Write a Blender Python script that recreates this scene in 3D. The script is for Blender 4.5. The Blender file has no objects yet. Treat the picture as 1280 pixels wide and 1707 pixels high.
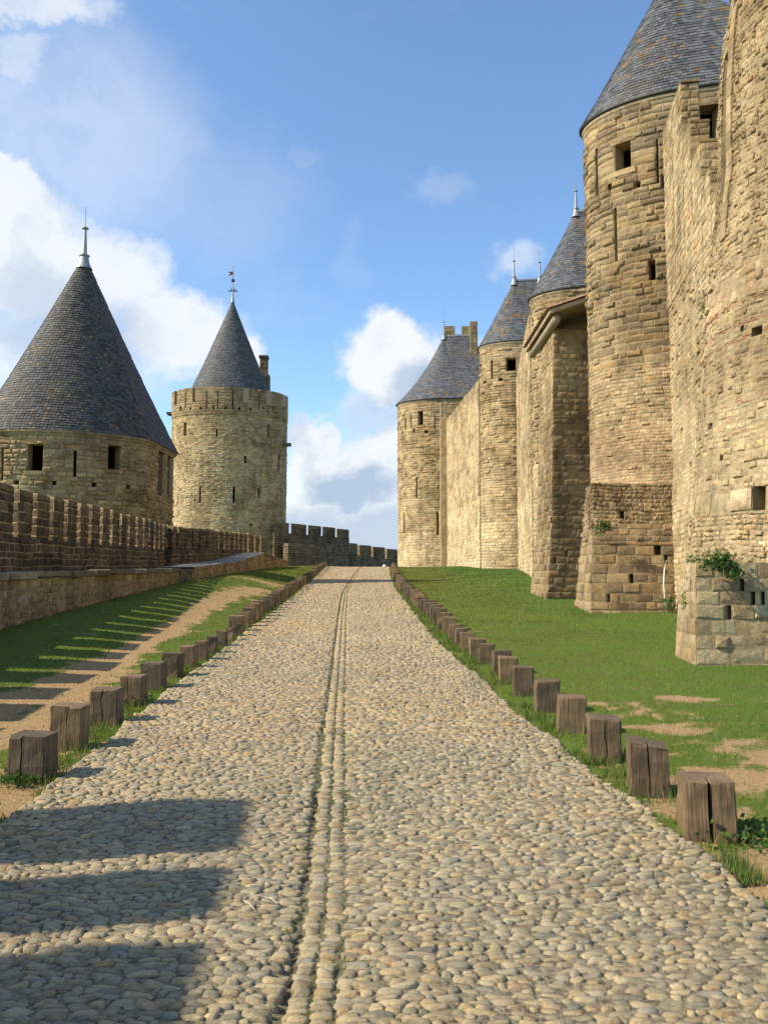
import bpy, math
import numpy as np
from math import radians, sin, cos, pi

# ------------------------------------------------------------------ camera, sky, sun, exposure
S = bpy.context.scene
COL = S.collection
F = 1380.0
PITCH = math.atan(106.5 / F)
EYE = 1.65
cam_d = bpy.data.cameras.new('camera')
cam = bpy.data.objects.new('camera', cam_d); COL.objects.link(cam)
cam.location = (0, 0, EYE); cam.rotation_euler = (pi / 2 + PITCH, 0, 0)
cam_d.sensor_fit = 'HORIZONTAL'; cam_d.sensor_width = 36; cam_d.lens = F / 1280 * 36
cam_d.clip_start = 0.05; cam_d.clip_end = 5000
S.camera = cam
SUN_EL = radians(39.0)
SUN_DIR = np.array([-1.0, -0.21, 0]); SUN_DIR /= np.linalg.norm(SUN_DIR)
SUN_VEC = np.array([SUN_DIR[0] * cos(SUN_EL), SUN_DIR[1] * cos(SUN_EL), sin(SUN_EL)])
sd = bpy.data.lights.new('sun', 'SUN'); sd.energy = 5.0; sd.angle = radians(0.5); sd.color = (1.0, 0.89, 0.70)
sun = bpy.data.objects.new('sun', sd); COL.objects.link(sun)
sun.rotation_euler = (pi / 2 - SUN_EL, 0, math.atan2(SUN_DIR[0], -SUN_DIR[1]))
S.view_settings.view_transform = 'Standard'; S.view_settings.look = 'None'
S.view_settings.gamma = 1.0; S.view_settings.exposure = 0.64
S.view_settings.use_curve_mapping = False

def px_dir(px, py):
    dx = (px - 640) / F; dy = -(py - 853.5) / F
    v = np.array([dx, cos(PITCH) - dy * sin(PITCH), sin(PITCH) + dy * cos(PITCH)])
    return v / np.linalg.norm(v)

class NT:
    """small helper to write node trees"""
    def __init__(s, tree): s.t = tree; s.n = tree.nodes; s.l = tree.links
    def node(s, typ, **kw):
        n = s.n.new(typ)
        for k, v in kw.items():
            if hasattr(n, k) and not k.startswith('in_'): setattr(n, k, v)
        return n
    def put(s, sock, v):
        if hasattr(v, 'is_output') or isinstance(v, bpy.types.NodeSocket): s.l.new(v, sock)
        elif isinstance(v, (tuple, list)) and len(v) == 3 and sock.type == 'RGBA': sock.default_value = (*v, 1)
        else: sock.default_value = v
    def math(s, op, a, b=0.0, c=None, clamp=False):
        n = s.n.new('ShaderNodeMath'); n.operation = op; n.use_clamp = clamp
        s.put(n.inputs[0], a); s.put(n.inputs[1], b)
        if c is not None: s.put(n.inputs[2], c)
        return n.outputs[0]
    def vmath(s, op, a, b=(0, 0, 0)):
        n = s.n.new('ShaderNodeVectorMath'); n.operation = op
        s.put(n.inputs[0], a)
        if op == 'SCALE': s.put(n.inputs[3], b)
        else: s.put(n.inputs[1], b)
        return n.outputs['Value'] if op in ('LENGTH', 'DOT_PRODUCT', 'DISTANCE') else n.outputs[0]
    def noise(s, vec, scale, detail=4, rough=0.55, color=False, dist=0.0):
        n = s.n.new('ShaderNodeTexNoise'); s.put(n.inputs['Vector'], vec)
        n.inputs['Scale'].default_value = scale; n.inputs['Detail'].default_value = detail
        n.inputs['Roughness'].default_value = rough; n.inputs['Distortion'].default_value = dist
        return n.outputs['Color' if color else 'Fac']
    def smooth(s, x, a, b, c=0.0, d=1.0):
        n = s.n.new('ShaderNodeMapRange'); n.interpolation_type = 'SMOOTHSTEP'
        s.put(n.inputs[0], x)
        for i, v in enumerate((a, b, c, d)): s.put(n.inputs[i + 1], v)
        return n.outputs[0]
    def mix(s, f, a, b, mode='MIX'):
        n = s.n.new('ShaderNodeMix'); n.data_type = 'RGBA'; n.blend_type = mode
        s.put(n.inputs[0], f); s.put(n.inputs[6], a); s.put(n.inputs[7], b)
        return n.outputs[2]
    def ramp(s, f, stops):
        n = s.n.new('ShaderNodeValToRGB'); s.put(n.inputs[0], f)
        e = n.color_ramp.elements
        while len(e) < len(stops): e.new(0.5)
        for el, (p, c) in zip(e, stops): el.position = p; el.color = (*c, 1)
        return n.outputs[0]

W = bpy.data.worlds.new('World'); S.world = W; W.use_nodes = True
w = NT(W.node_tree); w.n.clear()
sky = w.node('ShaderNodeTexSky'); sky.sky_type = 'NISHITA'; sky.sun_disc = False
sky.sun_elevation = SUN_EL; sky.sun_rotation = math.atan2(SUN_DIR[0], SUN_DIR[1])
sky.air_density = 1.0; sky.dust_density = 0.6; sky.ozone_density = 3.0; sky.altitude = 150
bg = w.node('ShaderNodeBackground'); w.put(bg.inputs[0], w.mix(1.0, sky.outputs[0], (0.95, 1.045, 1.08), 'MULTIPLY')); bg.inputs[1].default_value = 0.145
tc = w.node('ShaderNodeTexCoord'); D = tc.outputs['Generated']
Dn = w.vmath('NORMALIZE', D)
n1 = w.vmath('SUBTRACT', w.noise(Dn, 5.0, 6, 0.62, True), (0.5, 0.5, 0.5))
n2 = w.vmath('SUBTRACT', w.noise(Dn, 18.0, 5, 0.6, True), (0.5, 0.5, 0.5))
Dd = w.vmath('ADD', Dn, w.vmath('ADD', w.vmath('SCALE', n1, 0.10), w.vmath('ADD', w.vmath('SCALE', n2, 0.055), w.vmath('SCALE', w.vmath('SUBTRACT', w.noise(Dn, 55.0, 4, 0.6, True), (0.5, 0.5, 0.5)), 0.018))))
def blob(px, py, rx, ry, strength=1.0, soft=0.55, vec=None):
    c = px_dir(px, py)
    v = w.vmath('SUBTRACT', vec or Dd, tuple(c))
    v = w.vmath('MULTIPLY', v, (F / rx, F / rx, F / ry))
    return w.smooth(w.vmath('LENGTH', v), 1.15, 1.15 - soft * .8, 0.0, strength)
def union(lst):
    r = lst[0]
    for x in lst[1:]: r = w.math('MAXIMUM', r, x)
    return r
cum = union([blob(20, 430, 150, 130, .92, .8), blob(130, 480, 125, 115, .93, .85), blob(200, 470, 80, 85, .9, .9), blob(60, 590, 240, 120, .84, 1.1),
             blob(300, 555, 125, 75, .93, .75), blob(385, 590, 70, 60, .92, .7), blob(20, 330, 85, 48, .9, .8),
             blob(60, 5, 120, 36, .75, .9), blob(25, 95, 90, 35, .55, .95), blob(110, 230, 240, 170, .42, 1.1), blob(330, 330, 200, 120, .16, 1.1), blob(330, 190, 60, 30, .08, 1.1),
             blob(650, 600, 90, 75, .97, .45), blob(740, 630, 130, 90, .85, .8), blob(640, 680, 80, 60, .7, .9),
             blob(525, 745, 60, 70, .98, .4), blob(545, 800, 95, 85, .97, .6), blob(520, 870, 120, 80, .95, .8), blob(640, 830, 110, 90, .97, .7), blob(660, 775, 95, 70, .98, .45), blob(620, 890, 420, 110, .95, .9),
             blob(870, 440, 55, 38, .5, .9), blob(590, 420, 30, 70, .07, 1.1), blob(760, 320, 60, 24, .16, 1.1), blob(505, 268, 40, 18, .12, 1.1)])
fb = w.noise(w.vmath('MULTIPLY', Dd, (1, 1, 2.6)), 2.1, 7, 0.6)
view = w.vmath('DOT_PRODUCT', Dn, tuple(px_dir(640, 480)))
gen = w.math('MULTIPLY', w.smooth(fb, 0.52, 0.68, 0, 0.9), w.smooth(view, 0.86, 0.72, 0, 1))
mask = w.math('MAXIMUM', cum, gen)
thin = w.noise(w.vmath('MULTIPLY', Dd, (1, 1, 3)), 3.0, 6, 0.65)
mask = w.math('MAXIMUM', mask, w.smooth(thin, 0.5, 0.85, 0.0, 0.25))
grey = union([blob(110, 560, 170, 60, .75, 1.0), blob(60, 500, 110, 50, .6, 1.0), blob(595, 820, 95, 45, 1.0, .8), blob(600, 905, 360, 70, .8, .9), blob(700, 650, 60, 60, .8, .8),
              blob(640, 690, 80, 40, .6, .9)])
shade = w.math('ADD', grey, w.smooth(w.noise(Dd, 9.0, 5, 0.55), 0.47, 0.70, 0, 0.55), clamp=True)
ccol = w.mix(shade, (0.80, 0.83, 0.86), (0.40, 0.50, 0.64))
bg2 = w.node('ShaderNodeBackground'); w.put(bg2.inputs[0], ccol); bg2.inputs[1].default_value = 0.76
mx = w.node('ShaderNodeMixShader'); w.put(mx.inputs[0], mask); w.l.new(bg.outputs[0], mx.inputs[1]); w.l.new(bg2.outputs[0], mx.inputs[2])
out = w.node('ShaderNodeOutputWorld'); w.l.new(mx.outputs[0], out.inputs[0])

# ------------------------------------------------------------------ geometry of the place
rng = np.random.default_rng(7)

def at(px, py, Y):
    """the point seen at a photo pixel at distance Y ahead"""
    d = px_dir(px, py); t = Y / d[1]
    return np.array([d[0] * t, Y, EYE + d[2] * t])

def project(P):
    P = np.asarray(P, float); x = P[..., 0]; y = P[..., 1]; z = P[..., 2] - EYE
    dep = y * cos(PITCH) + z * sin(PITCH); up = -y * sin(PITCH) + z * cos(PITCH)
    dep = np.where(dep < 0.01, 0.01, dep)
    return 640 + F * x / dep, 853.5 - F * up / dep, dep

def vnoise(x, y, scale=1.0, seed=0, octaves=3):
    """value noise, numpy"""
    x = np.asarray(x, float) * scale; y = np.asarray(y, float) * scale
    tot = 0; amp = 1; norm = 0
    for o in range(octaves):
        xi = np.floor(x).astype(np.int64); yi = np.floor(y).astype(np.int64)
        fx = x - xi; fy = y - yi; fx = fx * fx * (3 - 2 * fx); fy = fy * fy * (3 - 2 * fy)
        def h(a, b):
            k = (a * 374761393 + b * 668265263 + (seed + o) * 1442695041) & 0x7fffffff
            k = ((k ^ (k >> 13)) * 1274126177) & 0x7fffffff
            return ((k ^ (k >> 16)) & 0xffff) / 65535.0
        v = (h(xi, yi) * (1 - fx) + h(xi + 1, yi) * fx) * (1 - fy) + (h(xi, yi + 1) * (1 - fx) + h(xi + 1, yi + 1) * fx) * fy
        tot = tot + v * amp; norm += amp; amp *= 0.5; x = x * 2 + 13.7; y = y * 2 + 5.1
    return tot / norm

def sstep(x, a, b):
    t = np.clip((x - a) / (b - a), 0, 1); return t * t * (3 - 2 * t)

LX_Y = [-12, 3, 5.85, 10, 15, 27, 50, 78, 120]; LX = [-2.3, -2.45, -2.54, -2.74, -2.88, -3.3, -4.25, -5.5, -7]
RX_Y = [-12, 3, 4.7, 7.4, 10, 14, 20, 25, 32, 52, 78, 120]; RX = [2.0, 1.95, 1.88, 1.70, 1.57, 1.36, 1.14, 1.0, .78, .66, .85, 1.2]
def postL(y): return np.interp(y, LX_Y, LX)
def postR(y): return np.interp(y, RX_Y, RX)
def roadL(y): return postL(y) + 0.22 + 0.10 * (vnoise(y, y * 0, 2.5, 3) - .5)
def roadR(y): return postR(y) - 0.22 - np.interp(y, [4, 8, 14, 30], [-.06, .06, .14, .05]) + 0.16 * (vnoise(y, y * 0, 2.2, 4) - .5)
def gutter(y): return np.interp(y, [-12, 2.9, 3.9, 5.9, 8, 12.4, 20, 31, 50, 78, 120], [-.2, -.27, -.27, -.37, -.47, -.66, -1.0, -1.45, -1.75, -2.1, -2.6])

def gz(x, y):
    x = np.asarray(x, float); y = np.asarray(y, float)
    yy = np.maximum(y, -15)
    z = np.where(yy < 74, 0.0322 * yy, 0.0322 * 74 + np.where(yy < 84, 0.0322 * (yy - 74) - 0.0032 * (yy - 74) ** 2, 0.002 - 0.032 * (np.minimum(yy, 230) - 84)))
    z = z + 0.32 * sstep(x, 2.5, 6) * sstep(yy, 24, 48) * (1 - sstep(yy, 60, 78))
    lb = np.interp(yy, [0, 12, 16, 30, 50, 76], [.0, .15, .28, .5, .45, .1])
    z = z + lb * sstep(-x, 3.6, 6.8)
    return z

def ghit(px, py):
    d = px_dir(px, py); t0 = 0.5
    for i in range(4000):
        t0 *= 1.003
        p = np.array([0, 0, EYE]) + d * t0
        if p[2] < gz(p[0], p[1]): return p
    return p

# ------------------------------------------------------------------ mesh builder, things and parts
def wloc(o):
    p = np.zeros(3)
    while o is not None: p = p + np.array(o.location); o = o.parent
    return p

class MB:
    def __init__(s): s.V = []; s.F = []; s.C = []; s.n = 0
    def add(s, v, faces, col=(.5, .5, .5)):
        v = np.asarray(v, float).reshape(-1, 3)
        c = np.asarray(col, float)
        s.C.append(np.broadcast_to(c, v.shape) if c.ndim == 1 else c)
        for f in faces if isinstance(faces, list) else [faces]:
            f = np.asarray(f)
            if f.ndim == 1: f = f[None, :]
            s.F.append(f + s.n)
        s.V.append(v); s.n += len(v)
    def many(s, v, tmpl, col):
        N, k, _ = v.shape
        if N == 0: return
        off = (np.arange(N) * k)[:, None, None]
        fs = [(np.asarray(t)[None] + off).reshape(-1, len(t[0])) for t in tmpl]
        s.add(v.reshape(-1, 3), fs, np.repeat(np.asarray(col), k, axis=0))
    def box(s, p0, p1, col=(.5, .5, .5)):
        x0, y0, z0 = p0; x1, y1, z1 = p1
        s.add([(x0, y0, z0), (x1, y0, z0), (x1, y1, z0), (x0, y1, z0), (x0, y0, z1), (x1, y0, z1), (x1, y1, z1), (x0, y1, z1)],
              np.array([(0, 3, 2, 1), (4, 5, 6, 7), (0, 1, 5, 4), (1, 2, 6, 5), (2, 3, 7, 6), (3, 0, 4, 7)]), col)
    def lathe(s, c, prof, n=16, col=(.5, .5, .5)):
        a = np.arange(n) / n * 2 * pi
        v = []; 
        for r, z in prof: v += [(c[0] + r * cos(t), c[1] + r * sin(t), c[2] + z) for t in a]
        f = []
        for j in range(len(prof) - 1):
            for i in range(n):
                i2 = (i + 1) % n; f.append((j * n + i, j * n + i2, (j + 1) * n + i2, (j + 1) * n + i))
        s.add(v, np.array(f), col)
    def tube(s, pts, r, n=6, col=(.5, .5, .5)):
        pts = [np.asarray(p, float) for p in pts]; v = []; f = []
        for i, p in enumerate(pts):
            t = pts[min(i + 1, len(pts) - 1)] - pts[max(i - 1, 0)]; t /= np.linalg.norm(t)
            a = np.cross(t, (0.3, 0.2, 1) if abs(t[2]) < .9 else (1, 0, 0)); a /= np.linalg.norm(a); b = np.cross(t, a)
            rr = r[i] if hasattr(r, '__len__') else r
            v += [p + rr * (a * cos(q) + b * sin(q)) for q in np.arange(n) / n * 2 * pi]
        for j in range(len(pts) - 1):
            for i in range(n): i2 = (i + 1) % n; f.append((j * n + i, j * n + i2, (j + 1) * n + i2, (j + 1) * n + i))
        s.add(v, [np.array(f), np.array([list(range(n))[::-1]]), np.array([[(len(pts) - 1) * n + i for i in range(n)]])], col)
    def build(s, name, mat, parent=None, smooth=False, origin=None, kind=None):
        me = bpy.data.meshes.new(name)
        V = np.concatenate(s.V) if s.V else np.zeros((0, 3)); C = np.concatenate(s.C) if s.C else np.zeros((0, 3))
        pl = wloc(parent)
        if origin is None: org = pl
        elif isinstance(origin, str): org = V.mean(0)
        else: org = np.array(origin)
        V = V - org
        me.vertices.add(len(V)); me.vertices.foreach_set('co', V.astype(np.float32).ravel())
        lv = np.concatenate([f.ravel() for f in s.F]); tot = np.concatenate([np.full(len(f), f.shape[1]) for f in s.F])
        me.loops.add(len(lv)); me.loops.foreach_set('vertex_index', lv.astype(np.int32))
        st = np.concatenate([[0], np.cumsum(tot)[:-1]])
        me.polygons.add(len(tot)); me.polygons.foreach_set('loop_start', st.astype(np.int32)); me.polygons.foreach_set('loop_total', tot.astype(np.int32))
        me.polygons.foreach_set('use_smooth', np.full(len(tot), smooth))
        at_ = me.attributes.new('col', 'FLOAT_COLOR', 'POINT')
        at_.data.foreach_set('color', np.concatenate([C, np.ones((len(C), 1))], 1).astype(np.float32).ravel())
        me.update(calc_edges=True)
        me.materials.append(mat)
        o = bpy.data.objects.new(name, me); COL.objects.link(o)
        o.location = org - pl if parent else org
        if parent: o.parent = parent
        if kind: o['kind'] = kind
        return o

def thing(name, label, cat, loc, group=None):
    o = bpy.data.objects.new(name, None); COL.objects.link(o); o.location = tuple(float(q) for q in loc)
    o.empty_display_size = 0.3
    o['label'] = label; o['category'] = cat
    if group: o['group'] = group
    return o
def tag(o, label, cat, group=None):
    o['label'] = label; o['category'] = cat
    if group: o['group'] = group
    return o

# ------------------------------------------------------------------ materials
def new_mat(name):
    m = bpy.data.materials.new(name); m.use_nodes = True
    t = NT(m.node_tree); b = m.node_tree.nodes['Principled BSDF']
    return m, t, b
def bump(t, b, h, strength=0.5, dist=0.02):
    n = t.node('ShaderNodeBump'); n.inputs['Strength'].default_value = strength; n.inputs['Distance'].default_value = dist
    t.put(n.inputs['Height'], h); t.l.new(n.outputs[0], b.inputs['Normal'])

def stone_mat(name, mult=1.0, stain=0.8, rough_scale=1.0, lichen=0.0, fine=1.0):
    m, t, b = new_mat(name)
    g = t.node('ShaderNodeNewGeometry').outputs['Position']
    a = t.node('ShaderNodeAttribute'); a.attribute_name = 'col'
    c = a.outputs['Color']
    fineN = t.noise(g, 14 * rough_scale, 6, 0.65)
    c = t.mix(1.0, c, t.ramp(fineN, [(0.25, (.62, .60, .56)), (0.55, (1.0, 1.0, 1.0)), (0.8, (1.22, 1.2, 1.15))]), 'MULTIPLY')
    # grey-brown weathering in patches and running streaks
    big = t.noise(g, 0.45, 5, 0.6, dist=0.4)
    st = t.noise(t.vmath('MULTIPLY', g, (1.6, 1.6, 0.22)), 1.4, 5, 0.65)
    wmask = t.smooth(t.math('ADD', t.math('MULTIPLY', big, 0.6), t.math('MULTIPLY', st, 0.4)), 0.47, 0.58, 0, stain)
    c = t.mix(wmask, c, t.mix(1.0, c, (0.56, 0.53, 0.49), 'MULTIPLY'))
    sp = t.noise(g, 3.3, 7, 0.75)
    c = t.mix(t.smooth(sp, 0.54, 0.70, 0, 0.6), c, (0.12 * mult, 0.10 * mult, 0.07 * mult))
    mid = t.noise(g, 1.3, 6, 0.7, dist=0.6)
    c = t.mix(1.0, c, t.ramp(mid, [(0.3, (.74, .72, .70)), (0.5, (1, 1, 1)), (0.68, (1.22, 1.19, 1.10))]), 'MULTIPLY')
    pit = t.noise(g, 7.5, 5, 0.7)
    c = t.mix(t.smooth(pit, 0.62, 0.70, 0, 0.5), c, (0.075 * mult, 0.06 * mult, 0.04 * mult))
    if lichen:
        ln = t.noise(g, 2.2, 6, 0.7)
        c = t.mix(t.smooth(ln, 0.58, 0.66, 0, lichen), c, (0.36, 0.20, 0.05))
    t.put(b.inputs['Base Color'], c); b.inputs['Roughness'].default_value = 0.93
    b.inputs['Specular IOR Level'].default_value = 0.2
    h = t.math('ADD', t.math('MULTIPLY', fineN, 0.6), t.noise(g, 45 * rough_scale, 4, 0.7))
    h = t.math('ADD', h, t.math('MULTIPLY', pit, -1.6))
    bump(t, b, h, 0.9 * fine, 0.03)
    return m
M_STONE = stone_mat('limestone')
M_DARK = stone_mat('weathered_sandstone', 0.8, 0.8, 1.0, 0.25)
M_MORTAR = stone_mat('lime_mortar', 1.0, 0.5, 1.6)
M_CAP = stone_mat('lichened_coping', 0.8, 0.7, 1.0, 0.6)

def slate_mat():
    m, t, b = new_mat('slate')
    g = t.node('ShaderNodeNewGeometry').outputs['Position']
    a = t.node('ShaderNodeAttribute'); a.attribute_name = 'col'; c = a.outputs['Color']
    n = t.noise(g, 20, 4, 0.6)
    c = t.mix(1.0, c, t.ramp(n, [(0.3, (.7, .7, .7)), (0.7, (1.3, 1.3, 1.3))]), 'MULTIPLY')
    big = t.noise(g, 0.7, 5, 0.6)
    c = t.mix(t.smooth(big, 0.45, 0.7, 0, 0.5), c, (0.105, 0.095, 0.075))
    t.put(b.inputs['Base Color'], c)
    t.put(b.inputs['Roughness'], t.smooth(n, .3, .7, .6, .8)); b.inputs['Specular IOR Level'].default_value = 0.3; bump(t, b, n, 0.4, 0.01)
    return m
M_SLATE = slate_mat()

def plain(name, col, rough=0.8, metal=0.0, scale=12, var=0.3, bmp=0.3, stretch=(1, 1, 1), useattr=False):
    m, t, b = new_mat(name)
    g = t.node('ShaderNodeNewGeometry').outputs['Position']
    n = t.noise(t.vmath('MULTIPLY', g, stretch), scale, 5, 0.6)
    base = col
    if useattr:
        a = t.node('ShaderNodeAttribute'); a.attribute_name = 'col'; base = a.outputs['Color']
    c = t.mix(1.0, base, t.ramp(n, [(0.25, (1 - var,) * 3), (0.75, (1 + var,) * 3)]), 'MULTIPLY')
    t.put(b.inputs['Base Color'], c); b.inputs['Roughness'].default_value = rough; b.inputs['Metallic'].default_value = metal
    if bmp: bump(t, b, n, bmp, 0.01)
    return m
M_LEAD = plain('lead_sheet', (0.26, 0.27, 0.28), 0.5, 0.4)
M_IRON = plain('dark_iron', (0.04, 0.035, 0.03), 0.5, 0.5)
M_SHUT = plain('shutter_wood', (0.065, 0.032, 0.018), 0.8, 0, 30, 0.4, 0.4, (1, 1, .1))
M_SHUTPALE = plain('pale_board', (0.36, 0.25, 0.17), 0.8, 0, 30, 0.3, 0.3, (1, 1, .1))
M_REDDOOR = plain('red_door_wood', (0.16, 0.035, 0.02), 0.8, 0, 30, 0.3, 0.3, (1, 1, .1))
M_TILE = plain('clay_tile', (0.30, 0.17, 0.10), 0.85, 0, 8, 0.45, 0.5, useattr=True)
M_LEAF = plain('leaf', (0.05, 0.10, 0.02), 0.6, 0, 9, 0.4, 0, useattr=True)
M_HOSE = plain('pale_pipe', (0.6, 0.6, 0.57), 0.5)

def wood_mat():
    m, t, b = new_mat('oak_post')
    tcn = t.node('ShaderNodeTexCoord'); o = tcn.outputs['Object']
    inf = t.node('ShaderNodeObjectInfo').outputs['Random']
    off = t.vmath('SCALE', (13.1, 7.7, 3.3), inf)
    p = t.vmath('ADD', o, off)
    n = t.noise(t.vmath('MULTIPLY', p, (1, 1, 0.06)), 60, 5, 0.65)
    n2 = t.noise(p, 7, 5, 0.6)
    c = t.ramp(n, [(0.25, (.055, .040, .022)), (0.5, (.145, .103, .057)), (0.75, (.24, .18, .115))])
    c = t.mix(1.0, c, t.ramp(n2, [(0.3, (.6, .58, .56)), (0.7, (1.2, 1.15, 1.1))]), 'MULTIPLY')
    sep = t.node('ShaderNodeSeparateXYZ'); t.l.new(o, sep.inputs[0])
    c = t.mix(t.smooth(t.math('ADD', sep.outputs[2], t.math('MULTIPLY', n2, .12)), 0.12, 0.03, 0, .6), c, (.16, .11, .06))
    c = t.mix(1.0, c, t.mix(inf, (0.62, 0.63, 0.66), (1.35, 1.25, 1.12)), 'MULTIPLY')
    t.put(b.inputs['Base Color'], c); b.inputs['Roughness'].default_value = 0.82
    bump(t, b, n, 0.8, 0.012)
    return m
M_WOOD = wood_mat()

def cobble_mat():
    m, t, b = new_mat('cobble_stone')
    g = t.node('ShaderNodeNewGeometry').outputs['Position']
    a = t.node('ShaderNodeAttribute'); a.attribute_name = 'col'; c = a.outputs['Color']
    n = t.noise(g, 75, 6, 0.7); n2 = t.noise(g, 9, 5, 0.6)
    st = t.noise(t.vmath('MULTIPLY', g, (1, 5, 1)), 28, 5, 0.7)
    c = t.mix(1.0, c, t.ramp(n, [(0.25, (.62, .60, .56)), (0.7, (1.25, 1.23, 1.18))]), 'MULTIPLY')
    c = t.mix(1.0, c, t.ramp(st, [(0.3, (.70, .68, .64)), (0.55, (1, 1, 1)), (0.75, (1.35, 1.33, 1.27))]), 'MULTIPLY')
    c = t.mix(t.smooth(n2, 0.42, 0.66, 0, 0.6), c, (0.37, 0.32, 0.225))   # dust in patches
    big = t.noise(g, 0.9, 4, 0.6)
    c = t.mix(t.smooth(big, 0.46, 0.68, 0, 0.35), c, t.mix(1.0, c, (.72, .72, .72), 'MULTIPLY'))
    t.put(b.inputs['Base Color'], c)
    t.put(b.inputs['Roughness'], t.smooth(n2, .3, .7, .55, .8)); bump(t, b, t.math('ADD', n, st), 0.8, 0.010)
    return m
M_COB = cobble_mat()

def ground_mat(name, road=False):
    m, t, b = new_mat(name)
    g = t.node('ShaderNodeNewGeometry').outputs['Position']
    a = t.node('ShaderNodeAttribute'); a.attribute_name = 'col'
    sep = t.node('ShaderNodeSeparateColor'); t.l.new(a.outputs['Color'], sep.inputs[0])
    n = t.noise(g, 26, 6, 0.7); n2 = t.noise(g, 2.6, 5, 0.65); n3 = t.noise(g, 130, 3, 0.6)
    dirt = t.ramp(n, [(0.25, (.22, .14, .062)), (0.5, (.36, .24, .115)), (0.8, (.47, .335, .18))])
    dirt = t.mix(t.smooth(n3, .6, .72, 0, .5), dirt, (.45, .38, .28))
    if road:
        dirt = t.mix(t.smooth(n, .35, .6, 0, 1), (.12, .095, .06), (.33, .27, .18))
        dirt = t.mix(t.math('MULTIPLY', sep.outputs[1], t.smooth(n, .4, .55, .3, 1)), dirt, (.075, .095, .025))
        t.put(b.inputs['Base Color'], dirt)
    else:
        far = t.noise(t.vmath('MULTIPLY', g, (1, .5, 1)), 9, 6, 0.75)
        gr = t.ramp(n, [(0.25, (.050, .082, .010)), (0.5, (.095, .150, .020)), (0.78, (.150, .205, .040))])
        gr = t.mix(t.smooth(n2, .42, .66, 0, .55), gr, (.115, .125, .035))
        gr = t.mix(t.smooth(far, .58, .7, 0, .5), gr, (.15, .16, .055))
        mk = t.math('ADD', sep.outputs[0], t.math('MULTIPLY', t.math('SUBTRACT', n, .5), .7))
        c = t.mix(t.smooth(mk, .36, .66, 0, 1), gr, dirt)
        t.put(b.inputs['Base Color'], c)
    b.inputs['Roughness'].default_value = 0.95; b.inputs['Specular IOR Level'].default_value = 0.1
    bump(t, b, t.math('ADD', n, t.math('MULTIPLY', n3, .5)), 0.9, 0.03)
    return m
M_GROUND = ground_mat('turf_and_earth'); M_ROADBED = ground_mat('sandy_joint', True)
def grass_mat():
    m, t, b = new_mat('grass_blade')
    a = t.node('ShaderNodeAttribute'); a.attribute_name = 'col'
    t.put(b.inputs['Base Color'], a.outputs['Color']); b.inputs['Roughness'].default_value = 0.6
    b.inputs['Specular IOR Level'].default_value = 0.25
    tr = t.node('ShaderNodeBsdfTranslucent'); t.put(tr.inputs[0], a.outputs['Color'])
    mxs = t.node('ShaderNodeMixShader'); mxs.inputs[0].default_value = 0.35
    t.l.new(b.outputs[0], mxs.inputs[1]); t.l.new(tr.outputs[0], mxs.inputs[2])
    t.l.new(mxs.outputs[0], t.n['Material Output'].inputs[0])
    return m
M_GRASS = grass_mat()

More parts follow.
